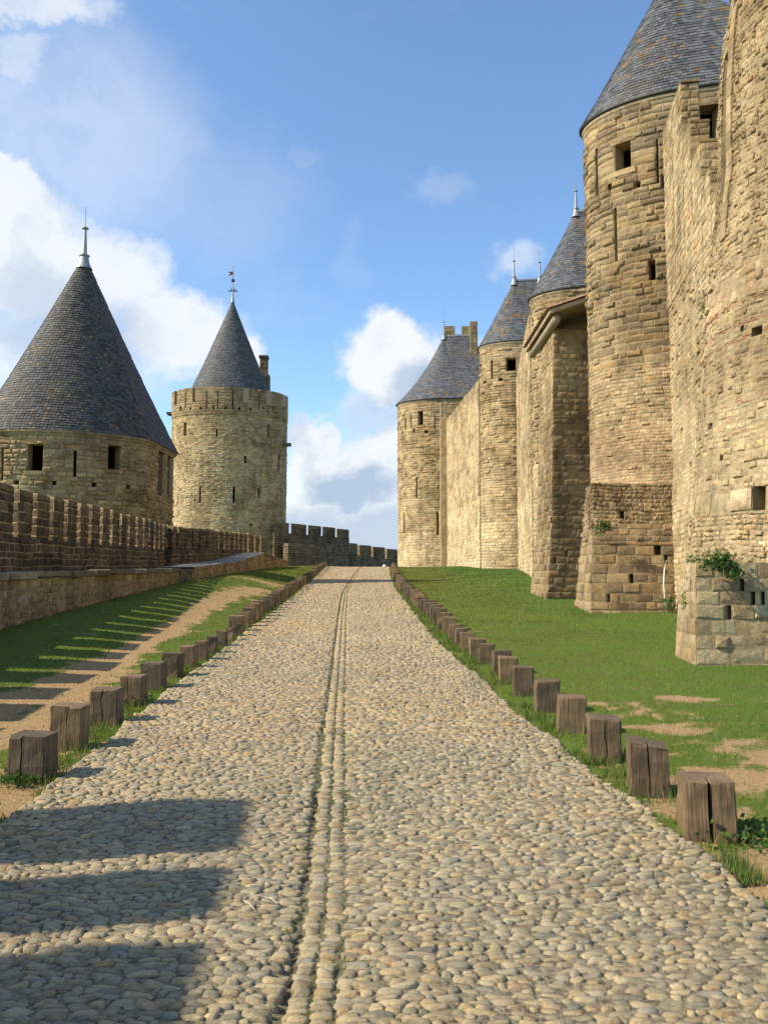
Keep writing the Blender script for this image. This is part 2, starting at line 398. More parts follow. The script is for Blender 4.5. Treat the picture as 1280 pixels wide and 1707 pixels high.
# ------------------------------------------------------------------ masonry
class Surf:
    """wall surface over a plan path (closed or open), battered by off(z)"""
    def __init__(s, pts, closed=True, z0=0, z1=10, off=None, sharp=25, zadd=None):
        s.zadd = zadd
        P = np.asarray(pts, float)[:, :2]; s.closed = closed
        n = len(P)
        if closed:
            area = 0.5 * np.sum(P[:, 0] * np.roll(P[:, 1], -1) - np.roll(P[:, 0], -1) * P[:, 1])
            if area < 0: P = P[::-1]
        segs = (np.roll(P, -1, 0) - P) if closed else (P[1:] - P[:-1])
        L = np.linalg.norm(segs, axis=1); d = segs / L[:, None]; nn = np.stack([d[:, 1], -d[:, 0]], 1)
        s.NN = nn; M = np.zeros((n, 2)); s.breaks = []
        u = np.concatenate([[0], np.cumsum(L)])
        for i in range(n):
            if closed: a = nn[i - 1]; b = nn[i]
            else: a = nn[max(i - 1, 0)]; b = nn[min(i, n - 2)]
            m = a + b; m /= np.linalg.norm(m); c = max(np.dot(m, b), .3); M[i] = m / c
            if np.degrees(np.arccos(np.clip(np.dot(a, b), -1, 1))) > sharp: s.breaks.append(u[i])
        if closed: P = np.vstack([P, P[:1]]); M = np.vstack([M, M[:1]])
        s.P = P; s.M = M; s.u = u; s.U = u[-1]; s.z0 = z0; s.z1 = z1
        s.off = off or (lambda z: np.zeros_like(z))
    def pos(s, u, v, w=0.0):
        u = np.asarray(u, float); v = np.asarray(v, float)
        uu = np.mod(u, s.U) if s.closed else u
        i = np.clip(np.searchsorted(s.u, uu, side='right') - 1, 0, len(s.u) - 2)
        t = ((uu - s.u[i]) / (s.u[i + 1] - s.u[i]))[..., None]
        m = s.M[i] * (1 - t) + s.M[i + 1] * t
        p = s.P[i] * (1 - t) + s.P[i + 1] * t + m * (np.asarray(s.off(v)) + w)[..., None]
        zz = v + np.zeros_like(uu)
        if s.zadd: zz = zz + s.zadd(p[..., 0], p[..., 1])
        return np.concatenate([p, zz[..., None]], -1)
    def nrm(s, u):
        uu = np.mod(u, s.U) if s.closed else u
        i = np.clip(np.searchsorted(s.u, uu, side='right') - 1, 0, len(s.u) - 2)
        t = ((uu - s.u[i]) / (s.u[i + 1] - s.u[i]))[..., None]
        m = s.M[i] * (1 - t) + s.M[i + 1] * t
        m = np.where((s.u[i + 1] - s.u[i] > .45)[..., None], s.NN[i], m)
        return m / np.linalg.norm(m, axis=-1, keepdims=True)
    def find(s, px, py):
        if not hasattr(s, '_g'):
            U = np.linspace(0, s.U, 900); V = np.linspace(s.z0, s.z1, 260)
            A, B = np.meshgrid(U, V); P = s.pos(A, B); X, Y, d = project(P); N = s.nrm(A)
            vis = (N * (-P[..., :2])).sum(-1) > 0
            s._g = (A, B, X, Y, vis)
        A, B, X, Y, vis = s._g
        q = (X - px) ** 2 + (Y - py) ** 2 + np.where(vis, 0, 1e9); k = np.unravel_index(np.argmin(q), q.shape)
        return A[k], B[k]
    def urange_px(s, x0, x1, y):
        a = s.find(x0, y)[0]; b = s.find(x1, y)[0]; return min(a, b), max(a, b)
    def facing(s, margin=0.15):
        """u intervals whose wall can face the camera or a viewer a step to the side"""
        U = np.linspace(0, s.U, 720, endpoint=not s.closed); P = s.pos(U, U * 0 + .5 * (s.z0 + s.z1)); N = s.nrm(U)
        d = -P[:, :2]; d = d / np.linalg.norm(d, axis=1)[:, None]; f = (N * d).sum(1) > -margin
        if f.all(): return [(0, s.U)]
        if s.closed:
            k = int(np.argmin(f)); f = np.roll(f, -k); U = np.concatenate([U[k:], U[:k] + s.U])
        out = []; st = None
        for i, b in enumerate(f):
            if b and st is None: st = U[i]
            if not b and st is not None: out.append((st, U[i])); st = None
        if st is not None: out.append((st, U[-1]))
        return out

STONE_F = [[(0, 1, 5, 4), (1, 2, 6, 5), (2, 3, 7, 6), (3, 0, 4, 7), (4, 5, 9, 8), (5, 6, 10, 9), (6, 7, 11, 10), (7, 4, 8, 11)],
           [(8, 9, 12), (9, 10, 12), (10, 11, 12), (11, 8, 12)]]
PAL = {
 'cream': [(.58, .48, .31), (.54, .44, .28), (.64, .54, .37), (.50, .40, .25)],
 'tan': [(.42, .33, .20), (.36, .28, .17), (.48, .38, .24), (.31, .24, .15), (.40, .29, .16)],
 'brown': [(.30, .235, .145), (.25, .195, .12), (.35, .275, .17), (.22, .175, .115), (.33, .24, .13)],
 'grey': [(.27, .235, .175), (.22, .19, .14), (.33, .29, .22), (.18, .155, .115)],
 'rosy': [(.46, .33, .20), (.50, .37, .24), (.42, .30, .19), (.52, .42, .28)],
 'dark_shade': [(.17, .125, .08), (.13, .10, .065), (.21, .155, .10), (.10, .08, .055)],  # darker weathered stone, with the deep shade of parapets and far walls coloured in
 'brick': [(.42, .20, .12), (.48, .25, .15), (.36, .17, .11)],
 'warm': [(.52, .43, .28), (.44, .34, .20), (.48, .40, .27), (.38, .30, .19), (.55, .42, .25)],
}
def pal(name, n):
    p = np.array(PAL[name]) * np.array([1.0, .96, .885]); c = p[rng.integers(0, len(p), n)]
    return c * rng.uniform(.86, 1.12, (n, 1)) * rng.uniform(.97, 1.03, (n, 3))

def B(v0, v1, h, l, rel=.03, c='tan', proud=0, pd=.08, joint=.012, bulge=.01, drop=0.0, wav=.012, jit=.045):
    h *= .88; l *= .88; rel *= .78; pd *= .8; jit *= .8; wav *= .5; bulge *= .6
    return dict(v0=v0, v1=v1, h=h, l=l, rel=rel, c=c, proud=proud, pd=pd, joint=joint, bulge=bulge, drop=drop, wav=wav, jit=jit)

class Wall:
    """collects masonry of one thing: stones (largest singled out), backing wall, openings"""
    def __init__(s, root, mat=None, mort=(.42, .325, .19)):
        s.root = root; s.mat = mat or M_STONE; s.V = []; s.C = []; s.base = MB(); s.mort = np.array(mort); s.fill = .004
    def masonry(s, sf, bands, holes=(), uvholes=(), thick=.55, uranges=None, base=True, cap=False, backed=False, stones=True):
        bnd = []; bi = []
        for k, b in enumerate(bands):
            v = b['v0']
            while v < b['v1'] - 0.3 * b['h']:
                bnd.append(v); bi.append(k); v += b['h'] * rng.uniform(.82, 1.18)
        bnd.append(bands[-1]['v1']); bnd = np.array(bnd)
        hs = []
        for h in list(holes):
            x0, y0, x1, y1 = h[:4]; xm = (x0 + x1) / 2
            ua = sf.find(x0, (y0 + y1) / 2)[0]; ub = sf.find(x1, (y0 + y1) / 2)[0]; va = sf.find(xm, y1)[1]; vb = sf.find(xm, y0)[1]
            hs.append([min(ua, ub), max(ua, ub), va, vb])
        hs += [list(q) for q in uvholes]
        for h in hs:
            a = int(np.argmin(abs(bnd - h[2]))); b = int(np.argmin(abs(bnd - h[3])))
            if b <= a: b = a + 1
            if b >= len(bnd): b = len(bnd) - 1; a = b - 1 if a >= b else a
            h[2] = bnd[a]; h[3] = bnd[b]
            if h[1] - h[0] < .05: h[1] = h[0] + .05
        s.holes = hs
        if stones:
            urs = uranges or sf.facing()
            U0 = []; U1 = []; V0 = []; V1 = []; DP = []; BG = []; CC = []; JT = []; WV = []; JI = []
            for ci in range(len(bnd) - 1):
                b = bands[bi[ci]]; v0, v1 = bnd[ci], bnd[ci + 1]
                for ur in urs:
                    cuts = [ur[0], ur[1]]
                    blocked = []
                    for h in hs:
                        if h[2] < v1 - 1e-4 and h[3] > v0 + 1e-4:
                            for sh in ((-sf.U, 0, sf.U) if sf.closed else (0,)): blocked.append((h[0] + sh, h[1] + sh))
                    brk = [q + sh for q in sf.breaks for sh in ((0, sf.U) if sf.closed else (0,)) if ur[0] < q + sh < ur[1]]
                    pts = sorted(set(cuts + [q for bl in blocked for q in bl if ur[0] < q < ur[1]] + brk))
                    for a, e in zip(pts[:-1], pts[1:]):
                        mid = (a + e) / 2
                        if any(q0 < mid < q1 for q0, q1 in blocked): continue
                        ln = e - a
                        n = max(1, int(round(ln / b['l'])))
                        r = rng.uniform(.55, 1.45, n); r = np.cumsum(r) / r.sum() * ln
                        st = np.concatenate([[0], r[:-1]]) + a; en = r + a
                        U0.append(st); U1.append(en); V0.append(np.full(n, v0)); V1.append(np.full(n, v1))
                        d = rng.uniform(.3, 1.2, n) * b['rel']
                        pr = rng.random(n) < b['proud']; d = np.where(pr, b['pd'] * rng.uniform(.6, 1.2, n), d)
                        dr = rng.random(n) < b['drop']; d = np.where(dr, -.5, d)
                        DP.append(d); BG.append(np.full(n, b['bulge'])); CC.append(pal(b['c'], n)); JT.append(np.full(n, b['joint'])); WV.append(np.full(n, b['wav'])); JI.append(np.full(n, b['jit']))
            U0, U1, V0, V1, DP, BG, JT, WV, JI = [np.concatenate(q) for q in (U0, U1, V0, V1, DP, BG, JT, WV, JI)]; CC = np.concatenate(CC)
            ok = DP > -.4; U0, U1, V0, V1, DP, BG, JT, WV, JI, CC = [q[ok] for q in (U0, U1, V0, V1, DP, BG, JT, WV, JI, CC)]
            N = len(U0); j = JT[:, None] * rng.uniform(.5, 1.5, (N, 4))
            uu = np.stack([U0, U1, U1, U0], 1) + np.array([1, -1, -1, 1]) * j
            vv = np.stack([V0, V0, V1, V1], 1) + np.array([1, 1, -1, -1]) * JT[:, None] * rng.uniform(.5, 1.5, (N, 4))
            size = np.minimum(U1 - U0, V1 - V0)
            jit = rng.normal(0, 1, (N, 4, 2)) * (JI * size)[:, None, None]
            u1r = uu + jit[..., 0]; v1r = vv + jit[..., 1]
            ins = (size * rng.uniform(.10, .2, N))[:, None]
            u2 = u1r + np.array([1, -1, -1, 1]) * ins; v2 = v1r + np.array([1, 1, -1, -1]) * ins
            uc = uu.mean(1, keepdims=True); vc = vv.mean(1, keepdims=True)
            Uall = np.concatenate([uu, u1r, u2, uc], 1); Vall = np.concatenate([vv, v1r, v2, vc], 1)
            wv = WV[:, None] * (np.sin(Uall * 1.7 + Vall * .9) + np.sin(Uall * 4.1 - Vall * 1.3) * .6)
            edge = (Vall < bnd[0] + .02) | (Vall > bnd[-1] - .02)
            W = np.concatenate([np.full((N, 4), -.06), DP[:, None] * rng.uniform(.3, .75, (N, 4)), DP[:, None] * rng.uniform(.85, 1.1, (N, 4)),
                                (DP + BG * rng.uniform(.2, 2, N))[:, None]], 1)
            P = sf.pos(Uall, Vall + np.where(edge, 0, wv), W)
            s.V.append(P); s.C.append(CC)
        if base:
            us = sorted(set([round(float(q), 5) for q in sf.u] + [round(float(np.clip(q, 0, sf.U)), 5) for h in hs for q in (h[0], h[1])]))
            lo = min(bnd[0], sf.z0)
            vs = sorted(set([round(float(q), 5) for q in bnd[::3]] + [round(float(bnd[-1]), 5), round(float(lo), 5)] + [round(float(q), 5) for h in hs for q in (h[2], h[3])]))
            us = np.array(us); vs = np.array(vs)
            A, Bv = np.meshgrid(us, vs); 
            A2 = A.copy(); A2[:, -1] = sf.U if not sf.closed else sf.U - 1e-6
            P = sf.pos(A2, Bv, s.fill); nu = len(us)
            um = (us[1:] + us[:-1]) / 2; vm = (vs[1:] + vs[:-1]) / 2
            keep = np.ones((len(vm), len(um)), bool)
            for h in hs: keep &= ~((vm[:, None] > h[2]) & (vm[:, None] < h[3]) & (um[None] > h[0]) & (um[None] < h[1]))
            jj, ii = np.nonzero(keep); q = jj * nu + ii
            s.base.add(P.reshape(-1, 3), np.stack([q, q + 1, q + nu + 1, q + nu], 1), s.mort)
            for h in hs:
                nn = 3
                uu = np.linspace(h[0], h[1], nn)
                fr = [(u, h[2]) for u in uu] + [(u, h[3]) for u in uu[::-1]]
                top_open = h[3] >= bnd[-1] - 1e-3
                fa = np.array(fr)
                Pf = sf.pos(fa[:, 0], fa[:, 1], 0.0); Pb = sf.pos(fa[:, 0], fa[:, 1], -thick)
                k = len(fr); f = []
                for i in range(k):
                    if top_open and nn <= i < k - 1: continue
                    i2 = (i + 1) % k; f.append((i, i2, k + i2, k + i))
                fl = [np.array(f)]
                s.base.add(np.vstack([Pf, Pb]), fl, s.mort * .9)
                if backed: s.base.add(Pb, np.array([list(range(k))]), s.mort * .7)
            if cap:
                P = sf.pos(sf.u[:-1] if sf.closed else sf.u, np.full(len(sf.u) - (1 if sf.closed else 0), bnd[-1]), -.01)
                s.base.add(P, np.array([list(range(len(P)))]), s.mort * .9)
        return bnd
    def surrounds(s, sf, names=(('lintel', 0.04), ('sill', 0.06))):
        '''dressed lintel and sill stones round the wider openings'''
        for h in s.holes:
            if h[1] - h[0] < .3 or h[3] - h[2] < .35 or h[1] - h[0] > 1.6: continue
            for nm, w in names:
                za, zb = (h[3] - .01, h[3] + .2) if nm == 'lintel' else (h[2] - .15, h[2] + .02)
                u = np.linspace(h[0] - .14, h[1] + .14, 5); U = np.concatenate([u, u[::-1]]); Z = np.concatenate([np.full(5, za), np.full(5, zb)])
                P = np.vstack([sf.pos(U, Z, w), sf.pos(U, Z, -.1)]); mb = MB()
                mb.add(P, [np.array([(i, i + 1, 8 - i, 9 - i) for i in range(4)]), np.array([(i, i + 10, (i + 1) % 10 + 10, (i + 1) % 10) for i in range(10)])], pal('tan', 1)[0]); mb.build(nm, s.mat, s.root, origin='mean')
    def finish(s, maxind=300, minpx=11, base_name='masonry_core', stone='stone'):
        if s.base.n: s.base.build(base_name, s.mat if s.mat is not M_STONE else M_MORTAR, s.root)
        if not s.V: return
        V = np.concatenate(s.V); C = np.concatenate(s.C); N = len(V)
        pick = np.zeros(N, bool)
        if maxind:
            X, Y, d = project(V[:, :12]); cx = X.mean(1); cy = Y.mean(1)
            w_ = X.max(1) - X.min(1); h_ = Y.max(1) - Y.min(1)
            nr = np.cross(V[:, 9] - V[:, 8], V[:, 11] - V[:, 8]); ctr = V.mean(1); fc = (nr * (np.array([0, 0, EYE]) - ctr)).sum(1) > 0
            sc = np.where(fc & (cx > 0) & (cx < 1280) & (cy > 0) & (cy < 1707) & (np.maximum(w_, h_) > minpx), w_ * h_, 0)
            idx = np.argsort(-sc)[:maxind]; idx = idx[sc[idx] > 0]; pick[idx] = True
            for i in idx:
                mb = MB(); mb.add(V[i], [np.array(t) for t in STONE_F], C[i]); mb.build(stone, s.mat, s.root, origin='mean')
        mb = MB(); mb.many(V[~pick], STONE_F, C[~pick])
        if mb.n: mb.build(stone + '_facing', s.mat, s.root, kind='stuff')

def arc(c, r, a0, a1, n):
    a = np.linspace(a0, a1, n); return [(c[0] + r * cos(t), c[1] + r * sin(t)) for t in a]
def dshape(C, R, alpha, L, n=56):
    """half round front pointing away from direction alpha, straight sides running back L"""
    a = np.array([cos(alpha), sin(alpha)]); p = np.array([-a[1], a[0]])
    pts = arc(C, R, alpha + pi / 2, alpha + 3 * pi / 2, n)
    pts.append(tuple(np.array(C) - p * R + a * L)); pts.append(tuple(np.array(C) + p * R + a * L))
    return pts, a, p

def squash(pts, C, q):
    '''flatten a plan towards its centre line (a shallow D-shaped tower)'''
    C = np.array(C, float); v = C / np.linalg.norm(C); P = np.asarray(pts, float) - C
    P = P - np.outer(P @ v, v) * (1 - q); return [tuple(p) for p in P + C]

SLATE_F = [[(0, 1, 2, 3), (0, 4, 5, 1), (4, 0, 3), ][:2], [(4, 0, 3), (5, 2, 1)]]
def slate_roof(root, E, Rg, ze, H, flare=.12, row=.13, wid=.17, tint=(.070, .066, .058), lichen=.06, thick=.014, name='roof', close=True, edge=0.05):
    """E: eave outline points, Rg: the ridge point each runs up to; returns roof deck + slates"""
    E = np.asarray(E, float); Rg = np.asarray(Rg, float)
    if close: E = np.vstack([E, E[:1]]); Rg = np.vstack([Rg, Rg[:1]])
    L = np.linalg.norm(E[1:] - E[:-1], axis=1); u = np.concatenate([[0], np.cumsum(L)])
    def pos(uu, t, lift):
        i = np.clip(np.searchsorted(u, uu, side='right') - 1, 0, len(u) - 2); f = ((uu - u[i]) / (u[i + 1] - u[i]))[..., None]
        e = E[i] * (1 - f) + E[i + 1] * f; r = Rg[i] * (1 - f) + Rg[i + 1] * f
        h = (t + flare * t * (1 - t) * (1 - t * .5))[..., None]
        p = e * (1 - h) + r * h
        d = e - r; d = d / np.maximum(np.linalg.norm(d, axis=-1, keepdims=True), 1e-6)
        run = np.linalg.norm(E.mean(0) - Rg.mean(0)) + 2.5
        nz = 0.38; nh = 0.92
        p = p + d * (lift * nh)[..., None]
        return np.concatenate([p, (ze + H * t + lift * nz)[..., None]], -1)
    deck = MB(); T = np.linspace(0, 1, 14); A, Tt = np.meshgrid(u, T); P = pos(A, Tt, np.zeros_like(A) - .01); nu = len(u)
    q = (np.arange(13)[:, None] * nu + np.arange(nu - 1)[None]).ravel()
    deck.add(P.reshape(-1, 3), np.stack([q, q + 1, q + nu + 1, q + nu], 1), tint)
    # underside
    cen = E.mean(0); m = len(u); inner = E * .93 + cen * .07
    deck.add(np.vstack([np.c_[E, np.full(m, ze - .02)], np.c_[inner, np.full(m, ze - .06)]]), np.stack([np.arange(m - 1), np.arange(m - 1) + 1, np.arange(m - 1) + m + 1, np.arange(m - 1) + m], 1), (.05, .045, .04))
    rf = deck.build(name, M_SLATE, root)
    rad = np.linalg.norm(E - Rg, axis=1).mean(); slant = math.hypot(H, rad)
    nr = int(slant / row); out = []; cols = []
    for j in range(nr):
        t0 = j / nr; t1 = min((j + 1.35) / nr, 1.0)
        # perimeter at t
        Em = E * (1 - t0) + Rg * t0; per = np.linalg.norm(Em[1:] - Em[:-1], axis=1); cum_ = np.concatenate([[0], np.cumsum(per)])
        n = max(6, int(cum_[-1] / wid)); ed = np.linspace(0, cum_[-1], n + 1) + (0.5 * cum_[-1] / n if j % 2 else 0)
        ed = np.clip(ed, 0, cum_[-1]); uu = np.interp(ed, cum_, u)
        u0 = uu[:-1]; u1 = uu[1:]; gap = (u1 - u0) * .04
        N = len(u0); keep = (u1 - u0) > 1e-4
        u0 = u0 + gap; u1 = u1 - gap
        ta = t0 - rng.uniform(0, .25, N) / nr; lift = rng.uniform(.7, 1.6, N) * thick
        U = np.stack([u0, u1, u1, u0, u0, u1], 1); Tm = np.stack([ta, ta, np.full(N, t1), np.full(N, t1), ta, ta], 1)
        Lf = np.stack([lift + thick, lift + thick * rng.uniform(.7, 1.3, N), lift * .1, lift * .1, lift * 0, lift * 0], 1)
        out.append(pos(U, np.clip(Tm, -.02, 1), Lf)[keep])
        c = np.array(tint) * rng.uniform(.6, 1.5, (N, 1)) * rng.uniform(.95, 1.05, (N, 3))
        mid_ = pos((u0 + u1) / 2, np.full(N, t0), np.zeros(N)); ln_ = vnoise(mid_[:, 0] * 1.3 + mid_[:, 1], mid_[:, 2] * 1.1, 1.1, 91); lm = rng.random(N) < lichen * (1.6 - t0) * np.clip((ln_ - .42) * 9, 0, 3) ; c[lm] = np.array([(.17, .11, .06)]) * rng.uniform(.6, 1.3, (lm.sum(), 1))
        cols.append(c[keep])
    V = np.concatenate(out); C = np.concatenate(cols)
    mb = MB(); mb.many(V, [[(0, 1, 2, 3), (4, 5, 1, 0)], [(4, 0, 3), (5, 2, 1)]], C)
    o = mb.build('slates', M_SLATE, rf, kind='stuff')
    return rf

def cornice(root, outline, z, out=.16, h=.22, col=(.34, .27, .17), mat=None, name='cornice'):
    sf = Surf(outline, True, z - h, z)
    prof = [(0.0, -h), (out * .35, -h * .9), (out * .6, -h * .5), (out, -h * .35), (out, 0.0), (-.1, 0.0)]
    us = sf.u.copy(); us[-1] -= 1e-6
    V = []; n = len(us)
    for o_, dz in prof: V.append(sf.pos(us, np.full(n, z), o_) + np.array([0, 0, dz]))
    V = np.concatenate(V); f = []
    for j in range(len(prof) - 1):
        q = j * n + np.arange(n - 1); f.append(np.stack([q, q + 1, q + n + 1, q + n], 1))
    mb = MB(); mb.add(V, f, col); return mb.build(name, mat or M_STONE, root)

def finial(root, p, h, r=.09, rod=.7, name='finial'):
    mb = MB(); p = np.asarray(p, float)
    mb.lathe(p, [(r * 3.0, -.22 * h), (r * 1.9, -.05 * h), (r * 1.5, .12 * h), (r * 1.9, .15 * h), (r * 1.9, .18 * h), (r * .9, .22 * h), (r * .55, .80 * h), (r * .5, .92 * h), (r * 1.2, .94 * h), (r * 1.2, .97 * h), (r * .2, 1.0 * h), (.001, 1.0 * h + .01)], 14)
    mb.tube([p + (0, 0, h), p + (0, 0, h + rod)], .015, 5)
    return mb.build(name, M_LEAD, root, smooth=False)

# ------------------------------------------------------------------ ground, road bed, path
def pxline(l): return np.array([ghit(*p)[:2] for p in l])
PATH_PX = [(10, 1205), (80, 1160), (150, 1118), (205, 1090), (262, 1062), (310, 1033), (345, 1010), (385, 990), (420, 985), (440, 984)]
PATHC = pxline(PATH_PX); PATHW = np.array([1.5, 1.2, .8, .65, .6, .6, .7, 1.0, 1.3, 1.2]) * .52
def seg_dist(x, y, C, Wd):
    best = np.full(np.shape(x), 9.0)
    for i in range(len(C) - 1):
        a, b = C[i], C[i + 1]; ab = b - a; t = np.clip(((x - a[0]) * ab[0] + (y - a[1]) * ab[1]) / (ab @ ab), 0, 1)
        d = np.hypot(x - a[0] - t * ab[0], y - a[1] - t * ab[1]) / (Wd[i] * (1 - t) + Wd[i + 1] * t)
        best = np.minimum(best, d)
    return best
PATCH = [(ghit(px, py)[:2], r) for px, py, r in [(1225, 1440, .55), (1275, 1400, .35), (1270, 1262, .42), (1215, 1240, .26), (1130, 1212, .3), (1100, 1190, .26), (1200, 1290, .2), (1030, 1172, .25),
         (1120, 1350, .3), (1280, 1300, .5), (1150, 1165, .2), (80, 1290, .5), (15, 1330, .7), (130, 1240, .35), (-60, 1250, .9), (425, 1000, .5), (460, 975, 1.4)]]
def dirtiness(x, y):
    n = vnoise(x, y, 1.6, 11, 4); n2 = vnoise(x, y, 6.0, 12, 3)
    d = np.clip(1.25 - seg_dist(x, y, PATHC, PATHW) * .75, 0, .95)
    for (c, r) in PATCH: d = np.maximum(d, .70 * np.exp(-(((x - c[0]) / 1.7) ** 2 + (y - c[1]) ** 2) / (r * r * 1.5)))
    nearpost = np.clip(1 - np.abs(x - postR(y)) / .35, 0, 1) * (y < 7) + np.clip(1 - np.abs(x - postL(y)) / .5, 0, 1) * (y < 8.5)
    d = np.maximum(d, nearpost * .62)
    wear = sstep(x, 1.2, 3) * (1 - sstep(y, 6, 10)) * .36
    d = np.maximum(d, wear)
    return np.clip(d + (n - .5) * .95 + (n2 - .5) * 1.15, 0, 1) * (y < 60)
def nonuni(a, fine0, fine1, step, b, g=1.18):
    l = list(np.arange(fine0, fine1 + 1e-6, step)); s = step; x = fine1
    while x < b: s = min(s * g, 60); x += s; l.append(x)
    s = step; x = fine0
    while x > a: s = min(s * g, 60); x -= s; l.insert(0, x)
    return np.array(l)
gx = nonuni(-900, -9, 9, .13, 900); gy = nonuni(-60, 2, 26, .13, 1500, 1.06)
GX, GY = np.meshgrid(gx, gy); GZ = gz(GX, GY)
near = (GY < 40) & (abs(GX) < 12)
GZ = GZ + np.where(near, (vnoise(GX, GY, 3.0, 5) - .5) * .035, 0)
dm = np.where(near, dirtiness(GX, GY), 0)
road_in = (GX > roadL(GY) + .05) & (GX < roadR(GY) - .05) & (GY < 100)
GZ = GZ - road_in * .06 - np.where(near, dm * .015, 0)
mb = MB(); nu = len(gx); q = (np.arange(len(gy) - 1)[:, None] * nu + np.arange(nu - 1)[None]).ravel()
mb.add(np.stack([GX, GY, GZ], -1).reshape(-1, 3), np.stack([q, q + 1, q + nu + 1, q + nu], 1), np.stack([dm, dm * 0, dm * 0], -1).reshape(-1, 3))
mb.build('ground', M_GROUND, smooth=True, kind='structure')

# the road: sandy bed and every cobble on it
def road_z(x, y):
    g = gutter(y); dx = x - g
    wob = (vnoise(x, y, .9, 21) - .5) * .05
    dip = -.028 * np.exp(-((dx + .095) / .03) ** 2) - .008 * np.exp(-((dx - .1) / .02) ** 2) - .014 * np.exp(-(dx / .2) ** 2)
    return gz(x, y) + wob * np.clip(1.5 - y / 30, 0, 1) + dip
ys = np.concatenate([np.arange(-6, 20, .15), np.arange(20, 100, .6)]); ts = np.linspace(0, 1, 46)
YY, TT = np.meshgrid(ys, ts, indexing='ij'); XX = roadL(YY) * (1 - TT) + roadR(YY) * TT
# joints in the middle line and the verges carry moss
moss = np.clip(1 - abs(XX - gutter(YY)) / .2, 0, 1) * vnoise(XX, YY, 1.1, 33) * 2.1 + np.clip(1 - np.minimum(XX - roadL(YY), roadR(YY) - XX) / .35, 0, 1) * .9
mb = MB(); nu = len(ts); q = (np.arange(len(ys) - 1)[:, None] * nu + np.arange(nu - 1)[None]).ravel()
ZZ = road_z(XX, YY) + .0115 + .010 * (vnoise(XX, YY, 1.3, 77) - .5) - .05 * (np.minimum(TT, 1 - TT) < .01)
mb.add(np.stack([XX, YY, ZZ], -1).reshape(-1, 3), np.stack([q, q + 1, q + nu + 1, q + nu], 1), np.stack([moss * 0, np.clip(moss, 0, 1), moss * 0], -1).reshape(-1, 3))
road = mb.build('road', M_ROADBED, smooth=True, kind='structure')

COBC = np.array([.88, .785, .555]) * np.array([(.40, .35, .265), (.34, .30, .235), (.46, .41, .32), (.30, .285, .25), (.25, .245, .23), (.40, .31, .20), (.50, .45, .36), (.36, .33, .275), (.44, .37, .26), (.205, .21, .215), (.42, .32, .24), (.31, .265, .195)])
COBP = np.array([.14, .14, .11, .10, .07, .08, .06, .10, .09, .035, .025, .05]); COBP = COBP / COBP.sum()
def cobbles():
    cx = []; cy = []; hx = []; hy = []
    y = 2.2
    while y < 84:
        h = np.interp(y, [2, 10, 30, 84], [.032, .038, .064, .17]) * rng.uniform(.85, 1.2)
        L0 = float(roadL(y)); R0 = float(roadR(y)); g = float(gutter(y))
        mean = np.interp(y, [2, 10, 30, 84], [.076, .082, .115, .26])
        for a, b, m in ((L0, g - .112 + rng.normal(0, .012), mean), (g - .078 + rng.normal(0, .007), g + .004 + rng.normal(0, .004), .11), (g + .010, g + .092 + rng.normal(0, .008), .11), (g + .102 + rng.normal(0, .012), R0, mean)):
            ln = b - a; n = max(1, int(round(ln / m * rng.uniform(.94, 1.06))))
            r = rng.uniform(.45, 1.6, n); r = np.cumsum(r) / r.sum() * ln; st = np.concatenate([[0], r[:-1]]) + a; en = r + a
            cx.append((st + en) / 2); hx.append((en - st) / 2); jy = .35 if n > 1 else .1
            cy.append(y + rng.uniform(-jy, jy, n) * h); hy.append(np.full(n, h / 2) * rng.uniform(.8, 1.25, n))
        y += h
    cx, cy, hx, hy = [np.concatenate(v) for v in (cx, cy, hx, hy)]
    cy = cy + (vnoise(cx, cy, 1.1, 41) - .5) * .14        # rows wander
    keep = (rng.random(len(cx)) > .012) & (cx > roadL(cy)) & (cx < roadR(cy))
    return cx[keep], cy[keep], hx[keep], hy[keep]
cx, cy, hx, hy = cobbles(); N = len(cx)
ang = rng.normal(0, .10, N) + (vnoise(cx, cy, .8, 43) - .5) * .4
hx = hx * 1.03; hy = hy * rng.uniform(.98, 1.12, N)
top = rng.uniform(.013, .024, N) + .008 * rng.random(N) ** 3
top[cy > 12] *= 1.25
tilt = rng.normal(0, .13, (N, 2))
